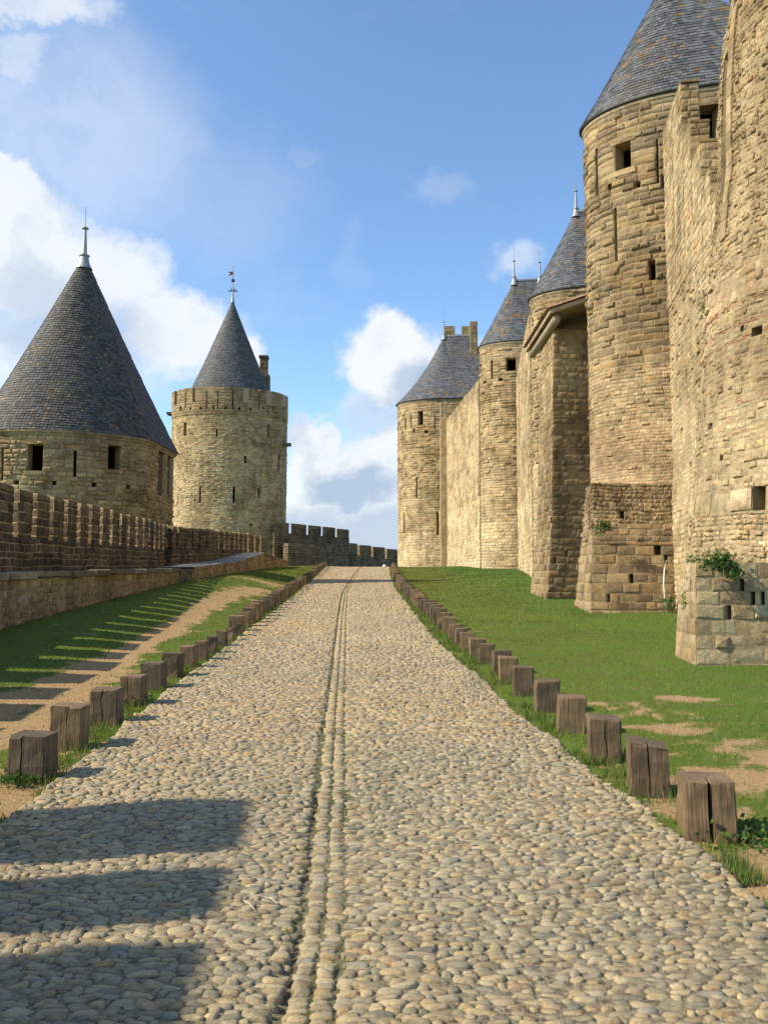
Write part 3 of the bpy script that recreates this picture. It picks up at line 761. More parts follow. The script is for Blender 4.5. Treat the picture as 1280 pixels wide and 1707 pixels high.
def cob_verts(idx, n, dome):
    k = len(idx); a = (np.arange(n) + .5) / n * 2 * pi
    ca = np.sign(np.cos(a)) * abs(np.cos(a)) ** .62; sa = np.sign(np.sin(a)) * abs(np.sin(a)) ** .62
    rings = [(1.0, -1.0, 1), (.95, .45, 1), (.70, .92, 1)] if dome else [(1.0, -.8, 1), (.74, .8, 1)]
    jr = 1 + rng.normal(0, .11, (k, n)); px_ = rng.normal(0, .1, (k, 2))
    out = []
    for r, zz, _ in rings:
        lx = ca[None] * r * hx[idx, None] * jr + px_[:, :1] * hx[idx, None] * (zz > 0); ly = sa[None] * r * hy[idx, None] * jr + px_[:, 1:] * hy[idx, None] * (zz > 0)
        lz = np.full((k, n), 1.0) * top[idx, None] * zz if zz > 0 else np.full((k, n), -.03)
        lz = lz + (lx * tilt[idx, :1] + ly * tilt[idx, 1:]) * (zz > 0)
        out.append(np.stack([lx, ly, lz], -1))
    out.append(np.stack([px_[:, 0] * hx[idx], px_[:, 1] * hy[idx], top[idx]], -1)[:, None])
    V = np.concatenate(out, 1); c = np.cos(ang[idx])[:, None]; s_ = np.sin(ang[idx])[:, None]
    X = V[..., 0] * c - V[..., 1] * s_ + cx[idx, None]; Y = V[..., 0] * s_ + V[..., 1] * c + cy[idx, None]
    Z = V[..., 2] + road_z(cx[idx], cy[idx])[:, None] + .03 * (X - cx[idx, None]) * 0
    Z = Z + .0322 * (Y - cy[idx, None])
    m = len(rings); q4 = [(r * n + i, r * n + (i + 1) % n, (r + 1) * n + (i + 1) % n, (r + 1) * n + i) for r in range(m - 1) for i in range(n)]
    t3 = [((m - 1) * n + i, (m - 1) * n + (i + 1) % n, m * n) for i in range(n)]
    return np.stack([X, Y, Z], -1), [q4, t3]
ccol = COBC[rng.choice(len(COBC), N, p=COBP)] * rng.uniform(.85, 1.15, (N, 1))
warm = vnoise(cx, cy, .35, 51); ccol = ccol * np.stack([1 + (warm - .5) * .3, 1 + (warm - .5) * .1, 1 - (warm - .5) * .3], 1)
left = np.clip((-.6 - cx) / 1.5, 0, 1)[:, None]; ccol = ccol * (1 - left * .45) + ccol * np.array([1.12, 1.0, .84]) * left * .45
Pc = np.stack([cx, cy, gz(cx, cy)], 1); X_, Y_, d_ = project(Pc)
inf_ = (X_ > 5) & (X_ < 1275) & (Y_ < 1700); score = np.where(inf_, hx * hy / d_ ** 3, 0)
single = np.argsort(-score)[:300]; sm = np.zeros(N, bool); sm[single] = True
V, T = cob_verts(single, 10, True)
for i in range(len(single)):
    mb = MB(); mb.add(V[i], [np.array(t) for t in T], ccol[single[i]]); mb.build('cobblestone', M_COB, road, smooth=True, origin='mean')
for lo, hi, n, dome in ((0, 9, 10, True), (9, 22, 8, True), (22, 200, 6, False)):
    idx = np.nonzero(~sm & (cy >= lo) & (cy < hi))[0]
    V, T = cob_verts(idx, n, dome); mb = MB(); mb.many(V, T, ccol[idx]); mb.build('cobblestones', M_COB, road, smooth=True, kind='stuff')

# ------------------------------------------------------------------ right-hand inner walls
def zpx(px, py, Y): return float(at(px, py, Y)[2])
def radius_at(C, px, py, side=-1):
    """radius a round tower at plan centre C needs for its outline to pass this pixel; also the height there"""
    D_ = math.hypot(*C); th = math.atan2(C[0], C[1]); Y = C[1]
    for _ in range(6):
        P = at(px, py, Y); ph = math.atan2(P[0], P[1]); R = D_ * sin(abs(th - ph)); tl = D_ * cos(th - ph); Y = tl * cos(ph)
    return R, float(at(px, py, Y)[2])

def inner_tower(name, label, Cpx, apex_y, Y, alpha, eave_px, body_px, base_z, L, ridge_len, bands, holes, flare=.14, row=.13, wid=.18, uvholes=(), finials=True, off=None, pal_t=(.085, .09, .10), maxind=300, capx=None, ez=None, q=.7):
    A = at(Cpx, apex_y, Y); C = (A[0], A[1])
    Re, ze = radius_at(C, *eave_px); Rb, _ = radius_at(C, *body_px)
    if ez: ze = ez
    root = thing(name, label, 'tower', (C[0], C[1], base_z))
    pts, a, p = dshape(C, Rb, alpha, L); pts = squash(pts, C, q)
    sf = Surf(pts, True, base_z - .5, ze - .12, off)
    w_ = Wall(root)
    w_.masonry(sf, bands(base_z - .2, ze - .12), holes, uvholes)
    w_.surrounds(sf); w_.finish(maxind)
    op = Surf(pts, True, 0, 1)
    cornice(root, pts, ze - .10, out=max(.07, (Re - Rb) * .5), h=.24)
    cornice(root, pts, ze - .02, out=max(.1, (Re - Rb) * .95), h=.10, col=(.05, .048, .045), mat=M_SLATE, name='gutter')
    # roof
    E0, _, _ = dshape(C, Re, alpha, L + .3); E0 = np.array(E0)
    s_ = (E0 - np.array(C)) @ a
    E = []; 
    for i in range(len(E0)):
        E.append(E0[i]); j = (i + 1) % len(E0); d = np.linalg.norm(E0[j] - E0[i])
        if d > 1.0:
            for k in range(1, 9): E.append(E0[i] + (E0[j] - E0[i]) * k / 9)
    E = np.array(E); s_ = (E - np.array(C)) @ a
    Rg = np.array(C)[None] + a[None] * np.clip(s_, 0, ridge_len)[:, None]
    E = np.array(squash(E, C, q))
    rf = slate_roof(root, E, Rg, ze, A[2] - ze, flare, row, wid, pal_t, .07)
    P0 = np.array([C[0], C[1], A[2]]); P1 = P0 + np.array([a[0], a[1], 0]) * ridge_len
    if ridge_len > .3:
        mb = MB(); mb.tube([P0 - (0, 0, .02), P1 - (0, 0, .02)], .10, 8, (.4, .4, .4)); mb.build('ridge_cap', M_LEAD, root)
    return root, C, Rb, Re, ze, a, p, A, P1

GR = lambda x, y: float(gz(x, y))

# main tower
def bands_main(z0, z1):
    f = lambda y: zpx(1040, y, 23.6)
    return [B(z0, f(805), .26, .5, .05, 'brown'), B(f(805), f(700), .11, .2, .022, 'rosy', .05, .05, .009, .008, .004, .03), B(f(700), f(600), .13, .24, .028, 'tan', .12, .06, .009, .01, .004, .03),
            B(f(600), f(515), .24, .46, .03, 'brown', .2, .07, .012, .01), B(f(515), f(335), .22, .36, .03, 'brown', .33, .085, .014, .02, .0, .02),
            B(f(335), z1, .25, .56, .05, 'brown', .5, .075, .014, .012)]
R1 = inner_tower('round_tower', 'tallest nearest round stone tower with patched orange-flecked slate cone, square window under its eave', 1114, -46, 25, radians(-10), (966, 215), (975, 320), GR(8, 23), 4.2, .02, bands_main,
                 [(1025, 232, 1052, 282), (1093.5, 227, 1097.5, 302), (993.5, 250, 996.5, 322), (1012, 307, 1020, 320), (1058, 297, 1068, 310), (1103, 297, 1111, 310), (1156, 178, 1200, 290), (1023, 344, 1029, 434), (1080, 434, 1093, 467)], maxind=300, flare=.1, row=.125, wid=.17, q=.58)
C1 = R1[1]
finial(R1[0], (C1[0], C1[1], R1[7][2] - .1), 1.5, .09)
# battered square foot of that tower
def foot(root_or, name, label, pts, z0, z1, top_pts, bandsf, holes, cat='wall', maxind=300, mat=None):
    cen = np.mean(np.array(pts), 0)
    root = thing(name, label, cat, (cen[0], cen[1], z0))
    P = np.array(pts); Tp = np.array(top_pts)
    sf = Surf(pts, True, z0 - .4, z1)
    base = sf.P.copy(); 
    # move the plan towards the top outline with height
    A0 = np.asarray(P); area = 0.5 * np.sum(A0[:, 0] * np.roll(A0[:, 1], -1) - np.roll(A0[:, 0], -1) * A0[:, 1])
    Tq = Tp if area > 0 else Tp[::-1]
    dP = np.vstack([Tq, Tq[:1]]) - sf.P
    def pos(u, v, w=0.0, sf=sf):
        u = np.asarray(u, float); v = np.asarray(v, float); uu = np.mod(u, sf.U)
        i = np.clip(np.searchsorted(sf.u, uu, side='right') - 1, 0, len(sf.u) - 2); t = ((uu - sf.u[i]) / (sf.u[i + 1] - sf.u[i]))[..., None]
        m = sf.M[i] * (1 - t) + sf.M[i + 1] * t; p = sf.P[i] * (1 - t) + sf.P[i + 1] * t
        k = ((v + np.zeros_like(uu) - z0) / (z1 - z0))[..., None]
        p = p + (dP[i] * (1 - t) + dP[i + 1] * t) * k + m * (np.asarray(w) + np.zeros_like(uu))[..., None]
        return np.concatenate([p, (v + np.zeros_like(uu))[..., None]], -1)
    sf.pos = pos
    w_ = Wall(root, mat); w_.masonry(sf, bandsf(z0 - .2, z1), holes, thick=.35, cap=True, backed=True); w_.finish(maxind)
    return root, sf

fz = lambda y: zpx(1040, y, 21.8)
fl = at(985, 1022, 21.45); bl = at(963, 1012, 23.6)
main_foot, mf_sf = foot(None, 'tower_plinth', 'weathered battered square plinth of dark rough stone below the tallest round tower', [(fl[0], 21.45), (9.6, 22.2), (9.8, 25), (bl[0], 23.9)], GR(7, 22), fz(795),
     [(at(989, 800, 23.2)[0], 23.2), (9.6, 23.7), (9.8, 25.5), (at(981, 800, 24.2)[0], 24.4)],
     lambda a, b: [B(a, fz(900), .27, .52, .035, 'brown', .1, .06, .012), B(fz(900), fz(868), .2, .34, .035, 'brown', .2, .07), B(fz(868), b, .13, .2, .035, 'brown', .25, .06, .01, .02, .01, .04, .10)],
     [(1031, 853, 1040, 862), (1091, 919, 1103, 931), (1107, 931, 1113, 938), (1010, 988, 1017, 998), (1048, 962, 1056, 968)])
mb = MB(); hp = [(1111, 934, 21.95), (1107, 950, 21.8), (1106, 975, 21.7), (1108, 1000, 21.68), (1111, 1022, 21.66)]
mb.tube([at(*q) for q in hp], .015, 6); tag(mb.build('drain_pipe', M_HOSE, smooth=True, origin='mean'), 'thin pale curved pipe hanging down the dark stone plinth of the tallest tower', 'pipe')

# near tower
C0 = (9.35, 15.6)
prof = [radius_at(C0, px, py) for px, py in [(1140, 1000), (1150, 900), (1160, 780), (1170, 620), (1184, 470), (1190, 400), (1199, 330), (1200, 180), (1206, 100), (1220, 20), (1222, -80)]]
pz = np.array([q[1] for q in prof]); pr = np.array([q[0] for q in prof]); o_ = np.argsort(pz); pz, pr = pz[o_], pr[o_]
root0 = thing('rubble_tower', 'massive close round tower of patchy rubble with red brick lines at the right edge', 'tower', (C0[0], C0[1], GR(9, 13)))
sf0 = Surf(arc(C0, 3.4, 0, 2 * pi, 97)[:-1], True, .2, 15.5, lambda z: np.interp(z, pz, pr - 3.4))
f0 = lambda y: zpx(1220, y, 12.6)
w0 = Wall(root0); w0.fill = .012
bd0 = [B(.3, f0(935), .26, .5, .03, 'cream'), B(f0(935), f0(838), .11, .15, .04, 'warm', .25, .07, .008, .02, .01, .05, .11), B(f0(838), f0(792), .42, .7, .05, 'cream', .2, .09, .02, .02, .02),
       B(f0(792), f0(628), .125, .19, .026, 'warm', .15, .05, .008, .01, .01, .05, .11), B(f0(628), f0(620), .05, .22, .022, 'brick', 0, 0, .006, 0, .3), B(f0(618), f0(505), .12, .2, .024, 'tan', .12, .05, .01, .006, .006, .03),
       B(f0(505), f0(496), .05, .22, .03, 'brick', 0, 0, .006), B(f0(496), f0(475), .11, .2, .03, 'warm'), B(f0(475), f0(466), .05, .22, .03, 'brick', 0, 0, .006), B(f0(466), f0(430), .11, .2, .03, 'tan', .1, .05), B(f0(430), f0(420), .05, .22, .03, 'brick', 0, 0, .006),
       B(f0(420), f0(350), .19, .28, .04, 'rosy', .2, .09, .01, .015, .02, .06, .09), B(f0(350), 15.5, .115, .17, .034, 'tan', .2, .06, .008, .015, .01, .05, .12)]
w0.masonry(sf0, bd0, [(1254, 545, 1272, 560), (1203, 100, 1213, 322), (1182, 705, 1188, 714), (1201, 755, 1207, 762), (1236, 540, 1242, 548), (1256, 820, 1276, 840)], thick=.3, backed=True)
w0.finish(300)
# pale dressed jamb of the blocked recess
uj = sf0.find(1217, 200)[0]; mb = MB(); z = f0(335) + .6
while z < f0(335) + 5.2:
    h = rng.uniform(.3, .45); lw = rng.uniform(.14, .22)
    uu = np.array([uj - .1, uj + lw]); P = [sf0.pos(np.array([a_]), np.array([b_]), np.array([c_]))[0] for c_ in (-.05, .06) for a_, b_ in ((uu[0], z), (uu[1], z), (uu[1], z + h - .015), (uu[0], z + h - .015))]
    m_ = MB(); m_.add(P, np.array([(4, 5, 6, 7), (0, 1, 5, 4), (1, 2, 6, 5), (2, 3, 7, 6), (3, 0, 4, 7), (0, 3, 2, 1)]), pal('tan', 1)[0]); m_.build('jamb_stone', M_STONE, root0, origin='mean'); z += h
q0 = at(1160, 1106, 11.9); q1 = at(1133, 1088, 12.7)
near_foot, nf_sf = foot(None, 'corner_plinth', 'pale square-cornered ashlar plinth below the close rubble tower, with a green bush on top', [(q0[0], 11.9), (11.5, 12.0), (11.5, 14.5), (q1[0], 12.9), ], GR(7, 12), zpx(1220, 938, 12),
     [(at(1160, 938, 12.05)[0], 12.05), (11.5, 12.2), (11.5, 14.5), (at(1138, 938, 12.9)[0], 13.0)],
     lambda a, b: [B(a, b, .24, .40, .022, 'warm', .15, .045, .010, .008, 0.01, .015, .06)],
     [(1232, 972, 1241, 990), (1250, 986, 1258, 1000), (1268, 1000, 1275, 1014), (1210, 1030, 1218, 1036)])

# curtain between near and main towers
def loop(line, t):
    """closed outline: the line and a copy of it set back by t on the side away from the road"""
    Ln = np.array(line, float); d = np.gradient(Ln, axis=0); d /= np.linalg.norm(d, axis=1)[:, None]; nrm_ = np.stack([d[:, 1], -d[:, 0]], 1)
    back = Ln + nrm_ * t
    return [tuple(p) for p in Ln] + [tuple(p) for p in back[::-1]]
rootA = thing('curtain_wall', 'pale sunlit curtain wall with stepped merlons between the two closest towers', 'wall', (7.8, 20, .6))
lineA = [(7.0, 15.6), (7.55, 19.3), (8.2, 23.3), (8.9, 24.4)]
zA = 9.3
off_bat = lambda z: np.interp(z, [0, 2, 4.5, 20], [.32, .2, .0, 0])
sfA = Surf(loop(lineA, 1.2), True, .1, zA, off_bat)
wA = Wall(rootA); wA.fill = .010
wA.masonry(sfA, [B(.2, 3.5, .17, .3, .03, 'cream', .12, .05, .012, .01, .006, .04), B(3.5, 6.2, .13, .24, .018, 'cream', .06, .04, .01, .006, .006, .03), B(6.2, zA, .16, .26, .03, 'warm', .15, .06, .012, .01, .01, .04)],
           [(1150, 500, 1153, 508), (1143, 615, 1146, 622), (1135, 715, 1139, 721), (1150, 770, 1153, 776), (1128, 590, 1130, 600)], cap=True, thick=.4, backed=True)
def merlon_block(wall, root, c0, c1, t, z0, z1, pal_='warm', slit=False, rel=.03, h=.22, l=.34, maxh=None, capcol=(.30, .22, .11), mat=None, capped=True, splay=0.0):
    """one merlon: a core of its own, its facing stones collected with the wall's"""
    c0 = np.array(c0, float); c1 = np.array(c1, float); d = (c1 - c0) / np.linalg.norm(c1 - c0); n = np.array([d[1], -d[0]]) * t
    pts = [tuple(c0), tuple(c1), tuple(c1 + n - d * splay), tuple(c0 + n)]
    sf = Surf(pts, True, z0, z1); sub = Wall(root, mat or wall.mat); Lm = np.linalg.norm(c1 - c0)
    uvh = []
    if slit:
        for i in range(4):
            if abs((sf.u[i + 1] - sf.u[i]) - Lm) < .02: m = (sf.u[i] + sf.u[i + 1]) / 2; uvh.append((m - .035, m + .035, z0 + .1, z1 - .3))
    sub.masonry(sf, [B(z0, z1, h, l, rel, pal_)], uvholes=uvh, thick=t * .48, cap=True)
    core = sub.base.build('merlon', M_MORTAR if sub.mat is M_STONE else sub.mat, root, origin='mean')
    wall.V += sub.V; wall.C += sub.C
    if capped:
        cp = MB(); a_ = np.array(pts); ce = a_.mean(0); o1 = ce + (a_ - ce) * 1.05; o2 = ce + (a_ - ce) * .9
        v = [(*q, z1 + .002) for q in o1] + [(*q, z1 + .07) for q in o1] + [(*q, z1 + .11) for q in o2]
        f4 = [(i, (i + 1) % 4, (i + 1) % 4 + 4, i + 4) for i in range(4)] + [(i + 4, (i + 1) % 4 + 4, (i + 1) % 4 + 8, i + 8) for i in range(4)] + [(8, 9, 10, 11)]
        cp.add(v, np.array(f4), capcol); cp.build('coping', M_CAP, core)
    return core
XA = lambda y: float(np.interp(y, [15.6, 19.3, 23.4], [7.0, 7.55, 8.18]))
for Y0, Y1, ytop, sl in ((20.8, 23.3, 139, True), (19.85, 20.75, 205, False), (18.9, 19.8, 237, False), (18.05, 18.85, 282, False), (17.1, 18.0, 302, True)):
    zt = zpx(1140, ytop, Y0)
    merlon_block(wA, rootA, (XA(Y0), Y0), (XA(Y1), Y1), .46, zA + .004, zt, 'warm', sl)
wA.finish(300)

# curtain main tower -> tower 3, buttress, tower 3
rootB = thing('buttress', 'tall spur buttress with bright left face and dark front under a small tiled lean-to roof', 'buttress', (6.5, 28, 1))
b0 = at(912, 1000, 27.0); b1 = at(885, 991, 30.2)
zB = zpx(930, 545, 27.4)
sfB = Surf([(b0[0], 27.0), (9.2, 27.75), (9.2, 31), (b1[0], 30.4)], True, .4, zB, lambda z: -np.interp(z, [0.8, 3.0, 5.5, 10], [0, .22, .32, .46]))
wB = Wall(rootB)
wB.masonry(sfB, [B(.5, 3.2, .25, .42, .035, 'brown', .15, .06, .014), B(3.2, 7.0, .24, .42, .03, 'brown', .12, .06, .014, .01, .0, .02), B(7.0, zB, .25, .44, .03, 'tan', .12, .05, .013)],
           [(941, 925, 946, 932), (921, 940, 927, 944)], cap=True, thick=.35, backed=True)
wB.finish(300)
mb = MB(); T0 = at(912, 519, 27.1); xr = 8.6; zl = T0[2]; slope = .34
def slab(x0, x1, y0, y1, za, zb, th, col): 
    v = [(x0, y0, za), (x1, y0, zb), (x1, y1, zb), (x0, y1, za)]; v = [(a, b_, c - th) for a, b_, c in v] + v
    return v
v = slab(T0[0] + .02, xr, 26.75, 31.6, zl - .05, zl - .05 + slope * (xr - T0[0]), .13, None)
mb.add(v, np.array([(0, 3, 2, 1), (4, 5, 6, 7), (0, 1, 5, 4), (1, 2, 6, 5), (2, 3, 7, 6), (3, 0, 4, 7)]), (.40, .33, .22)); rb = mb.build('roof_slab', M_STONE, rootB)
ny = 16
for i in range(ny):
    for j in range(7):
        y0 = 26.7 + i * .31; x0 = T0[0] - .06 + j * .47; zz = zl + .0 + slope * (x0 - T0[0])
        m_ = MB(); a_ = np.linspace(0, pi, 5); vv = []
        for xe, zo in ((x0, .03), (x0 + .52, .03 + slope * .52 - .015)): vv += [(xe, y0 + .155 - .15 * cos(t_), zz + zo + .055 * sin(t_)) for t_ in a_]
        m_.add(vv, np.array([(k, k + 1, k + 6, k + 5) for k in range(4)]), np.array([.30, .17, .10]) * rng.uniform(.7, 1.3)); m_.build('roof_tile', M_TILE, rootB, origin='mean')
mb = MB(); yb0, yb1 = 26.8, 31.2; mb.tube([(T0[0] + .24, yb0, zl - .36), (T0[0] + .24, yb1, zl - .36)], .15, 10); mb.build('corbel_roll', plain('corbel_stone', (.25, .20, .13)), rootB, smooth=True)

def bands_far(fh, fl_, c1='tan', c2='warm', px=830, Y=53):
    def f(z0, z1):
        H = z1 - z0
        return [B(z0, z0 + H * .22, fh * 1.1, fl_, .03, 'cream', .12, .06, .012), B(z0 + H * .22, z0 + H * .42, fh, fl_, .03, 'warm', .2, .06, .012), B(z0 + H * .42, z0 + H * .72, fh, fl_, .03, c1, .3, .09, .012), B(z0 + H * .72, z1, fh, fl_ * 1.3, .035, c1, .35, .09, .012)]
    return f
R3 = inner_tower('half_hidden_tower', 'round tower half hidden behind the tiled buttress, white finial on its slate ridge', 960, 352, 38, radians(-15), (880, 500), (885, 530), GR(8, 36), 5, 1.6,
                 bands_far(.21, .38), [(886, 528, 889, 545), (895, 567, 899, 578)], off=None)
finial(R3[0], R3[7] - (0, 0, .05), 1.1, .075, .5); finial(R3[0], R3[8] - (0, 0, .05), 1.1, .075, .5)
R4 = inner_tower('ridged_tower', 'middle-distance round tower with a short slate ridge carrying two white finials', 857, 467, 56, radians(-8), (797, 580), (800, 640), GR(8, 53), 7, 1.75,
                 bands_far(.21, .40), [(843, 597, 860, 618), (818.5, 600, 821.5, 632), (860, 675, 863.5, 717), (831, 629, 838, 636), (863, 630, 869, 636), (806, 634, 811, 640), (800, 606, 803, 626)], row=.15, wid=.19)
finial(R4[0], R4[7] - (0, 0, .05), 1.5, .09, .9); finial(R4[0], R4[8] - (0, 0, .05), 1.3, .09, .9)
R5 = inner_tower('far_gabled_tower', 'farthest right-hand round tower with flared slate roof against a crenellated gable wall', 740, 560, 77, radians(-5), (660, 675), (663, 720), GR(4, 72), 6, 2.7,
                 bands_far(.23, .42, 'tan', px=700, Y=73), [(697, 684, 705, 708), (675, 695, 677, 718), (684, 690, 686, 716), (724, 690, 726, 716), (688, 716, 692, 722), (708, 716, 713, 722), (693, 795, 696, 833), (673, 855, 675, 888), (728, 855, 731, 890)], flare=.55, row=.19, wid=.24)
finial(R5[0], R5[7] - (0, 0, .05), 1.5, .1, 1.4)
# gable wall behind the far roof
rg = thing('gable_wall', 'thin brown crenellated gable wall rising beside the farthest flared slate roof', 'wall', (8, 80, 2))
wg = Wall(rg)
g0 = at(741, 557, 82); g1 = at(795, 557, 82)
sfg = Surf([(g0[0], 82), (g1[0], 82), (g1[0], 82.7), (g0[0], 82.7)], True, 2, g0[2])
wg.masonry(sfg, [B(8, g0[2], .3, .5, .03, 'brown')], cap=True)
pa = at(783.5, 535, 76); pb = at(795.5, 535, 76)
sfp = Surf([(pa[0], 76), (pb[0], 76), (pb[0] + .35, 81.9), (pa[0] + .35, 81.9)], True, 2, pa[2])
wg.masonry(sfp, [B(2, pa[2], .3, .5, .03, 'brown')], cap=True)
for xa, xb in ((741, 758), (770, 784)):
    p_ = at(xa, 543, 82); q_ = at(xb, 543, 82); merlon_block(wg, rg, (p_[0], 82.69), (q_[0], 82.69), .66, g0[2] + .003, p_[2], 'brown', capped=False)
wg.finish(0)

def crenel_wall(name, label, line, z0, zc, zt, t, merl, gap, bands, pal_='tan', slit=2, off=None, zline=None, phase=0.0, maxind=300, mat=None, skip=lambda s: False, merl_h=.24, merl_l=.4, rel=.03, flip=False, capcol=(.28, .21, .11), mid=(), inner=.5, splay=0.0):
    """battlemented wall along a plan line (set back to the right of its direction); zline gives height added along y"""
    cen = np.mean(np.array(line), 0); root = thing(name, label, 'wall', (cen[0], cen[1], z0))
    W_ = Wall(root, mat)
    zl_ = zline or (lambda y: y * 0)
    sf = Surf(loop(line, t), True, z0, zc, off, zadd=lambda x, y: zl_(y))
    W_.masonry(sf, bands, cap=False, holes=mid, thick=.35, backed=True)
    # walkable top
    lp = loop(line, t); n = len(line); mbt = MB(); v = [(p[0], p[1], zc + zl_(p[1]) - .01) for p in lp]
    mbt.add(v, [np.array([(i, i + 1, 2 * n - 2 - i, 2 * n - 1 - i) for i in range(n - 1)])], (.3, .24, .15)); mbt.build('wall_top', M_MORTAR, root)
    Ln = np.array(line, float); sl = np.concatenate([[0], np.cumsum(np.linalg.norm(Ln[1:] - Ln[:-1], axis=1))])
    P = lambda s_: np.array([np.interp(s_, sl, Ln[:, 0]), np.interp(s_, sl, Ln[:, 1])])
    s_ = phase; k = 0
    while s_ + (.3 if isinstance(merl, list) else merl * .5) < sl[-1]:
        ml = (merl[k % len(merl)] if isinstance(merl, list) else merl * rng.uniform(.93, 1.07)); e = min(s_ + ml, sl[-1]); a_ = P(s_); b_ = P(e); dz = float(zl_((a_[1] + b_[1]) / 2))
        if not skip(s_): merlon_block(W_, root, a_, b_, inner, zc + dz - .1, zt + dz + rng.uniform(-.04, .04), pal_, slit and k % slit == 0, rel, merl_h, merl_l, mat=mat, capcol=capcol, splay=splay)
        s_ = e + gap; k += 1
    W_.finish(maxind)
    return root

# far curtain
zc = zpx(733, 706, 73.5)
sl_ = (zpx(799, 660, 58) - zpx(734, 697, 73)) / 15
crenel_wall('curtain_wall', 'long pale curtain wall with slotted top between the farthest and the ridged tower', [(6.55, 57.5), (5.3, 74)], 1.5, zc - .9, zc + .35, 1.3, 1.7, .22,
            [B(1.0, 7, .27, .5, .022, 'cream', .1, .05, .012), B(7, zc - .9, .27, .46, .025, 'warm', .1, .05, .012)], 'tan', 0, zline=None, flip=True) if False else None
rc = [(5.25, 74.5), (6.6, 57.0)][::-1]
crenel_wall('curtain_wall', 'long pale curtain wall with slotted top between the farthest and the ridged tower', rc, 1.4, zpx(766, 686, 65), zpx(766, 674, 65), 1.3, 1.75, .22,
            [B(1.4, 7, .27, .5, .022, 'cream', .1, .05, .012), B(7, zpx(766, 686, 65), .27, .46, .025, 'warm', .1, .05, .012)], 'tan', 0)
mb = MB(); p_ = at(734, 670, 71.6); 
pr_ = thing('wall_pier', 'short orange-topped stone pier standing where the far curtain meets the farthest tower', 'pier', (p_[0] + .3, 71.6, 1)); wp = Wall(pr_)
wp.masonry(Surf([(p_[0], 71.6), (p_[0] + .6, 71.6), (p_[0] + .6, 72.6), (p_[0], 72.6)], True, 1, p_[2]), [B(12, p_[2], .3, .4, .02, 'tan')], cap=True); wp.finish(0)
crenel_wall('curtain_wall', 'narrow sunlit strip of curtain wall between the ridged tower and the half hidden one', [(7.2, 40.2), (8.75, 54)], 1.0, zpx(872, 590, 44), zpx(872, 560, 44), 1.3, 1.7, .5,
            [B(1.0, 6, .26, .45, .025, 'cream', .1, .05, .012), B(6, zpx(872, 590, 44), .26, .42, .025, 'warm', .1, .05, .012)], 'warm', 2)
crenel_wall('curtain_wall', 'curtain wall mostly hidden behind the tiled buttress', [(8.45, 25.6), (8.5, 36.5)], .6, 11.2, 12.4, 1.2, 1.7, .5,
            [B(.6, 11.2, .26, .45, .025, 'tan', .1, .05, .012)], 'tan', 2, maxind=0)
# ------------------------------------------------------------------ left-hand outer defences
# parapet
PLN = [(-7.5, 5.3), (-7.62, 8), (-7.75, 11.5), (-8.15, 17.5), (-8.55, 24), (-8.95, 31), (-9.6, 37.2)]
zl1 = lambda y: np.interp(y, [-3, 5, 10, 17.5, 33, 36], [.0, .0, .0, 0.0, .22, .28])
crenel_wall('crenellated_parapet', 'long shaded parapet of narrow merlons on the left running up to the broad-roofed tower', [(-7.5, 5.3), (-7.62, 8), (-7.75, 11.5), (-8.15, 17.5), (-8.55, 24), (-8.95, 31), (-9.6, 37.2)][::-1], -.5, 2.5, 3.5, .5, .76, .36,
            [B(.3, 2.5, .19, .32, .025, 'dark_shade', .1, .05, .013, .01, .005, .03)], 'dark_shade', 2, zline=zl1, maxind=300, mat=M_DARK, rel=.025, splay=.24, capcol=(.24, .18, .10))
crenel_wall('raised_parapet', 'taller crenellated wall at the near left whose merlons shade the cobbles', [(-7.4, 4.1), (-7.3, -3.5)], -.5, 3.5, 5.55, .45, [.80, .56, 1.5, .8, 1.0, .8], .31, [B(.3, 3.5, .22, .36, .025, 'dark_shade')], 'dark_shade', 0, maxind=0, mat=M_DARK)
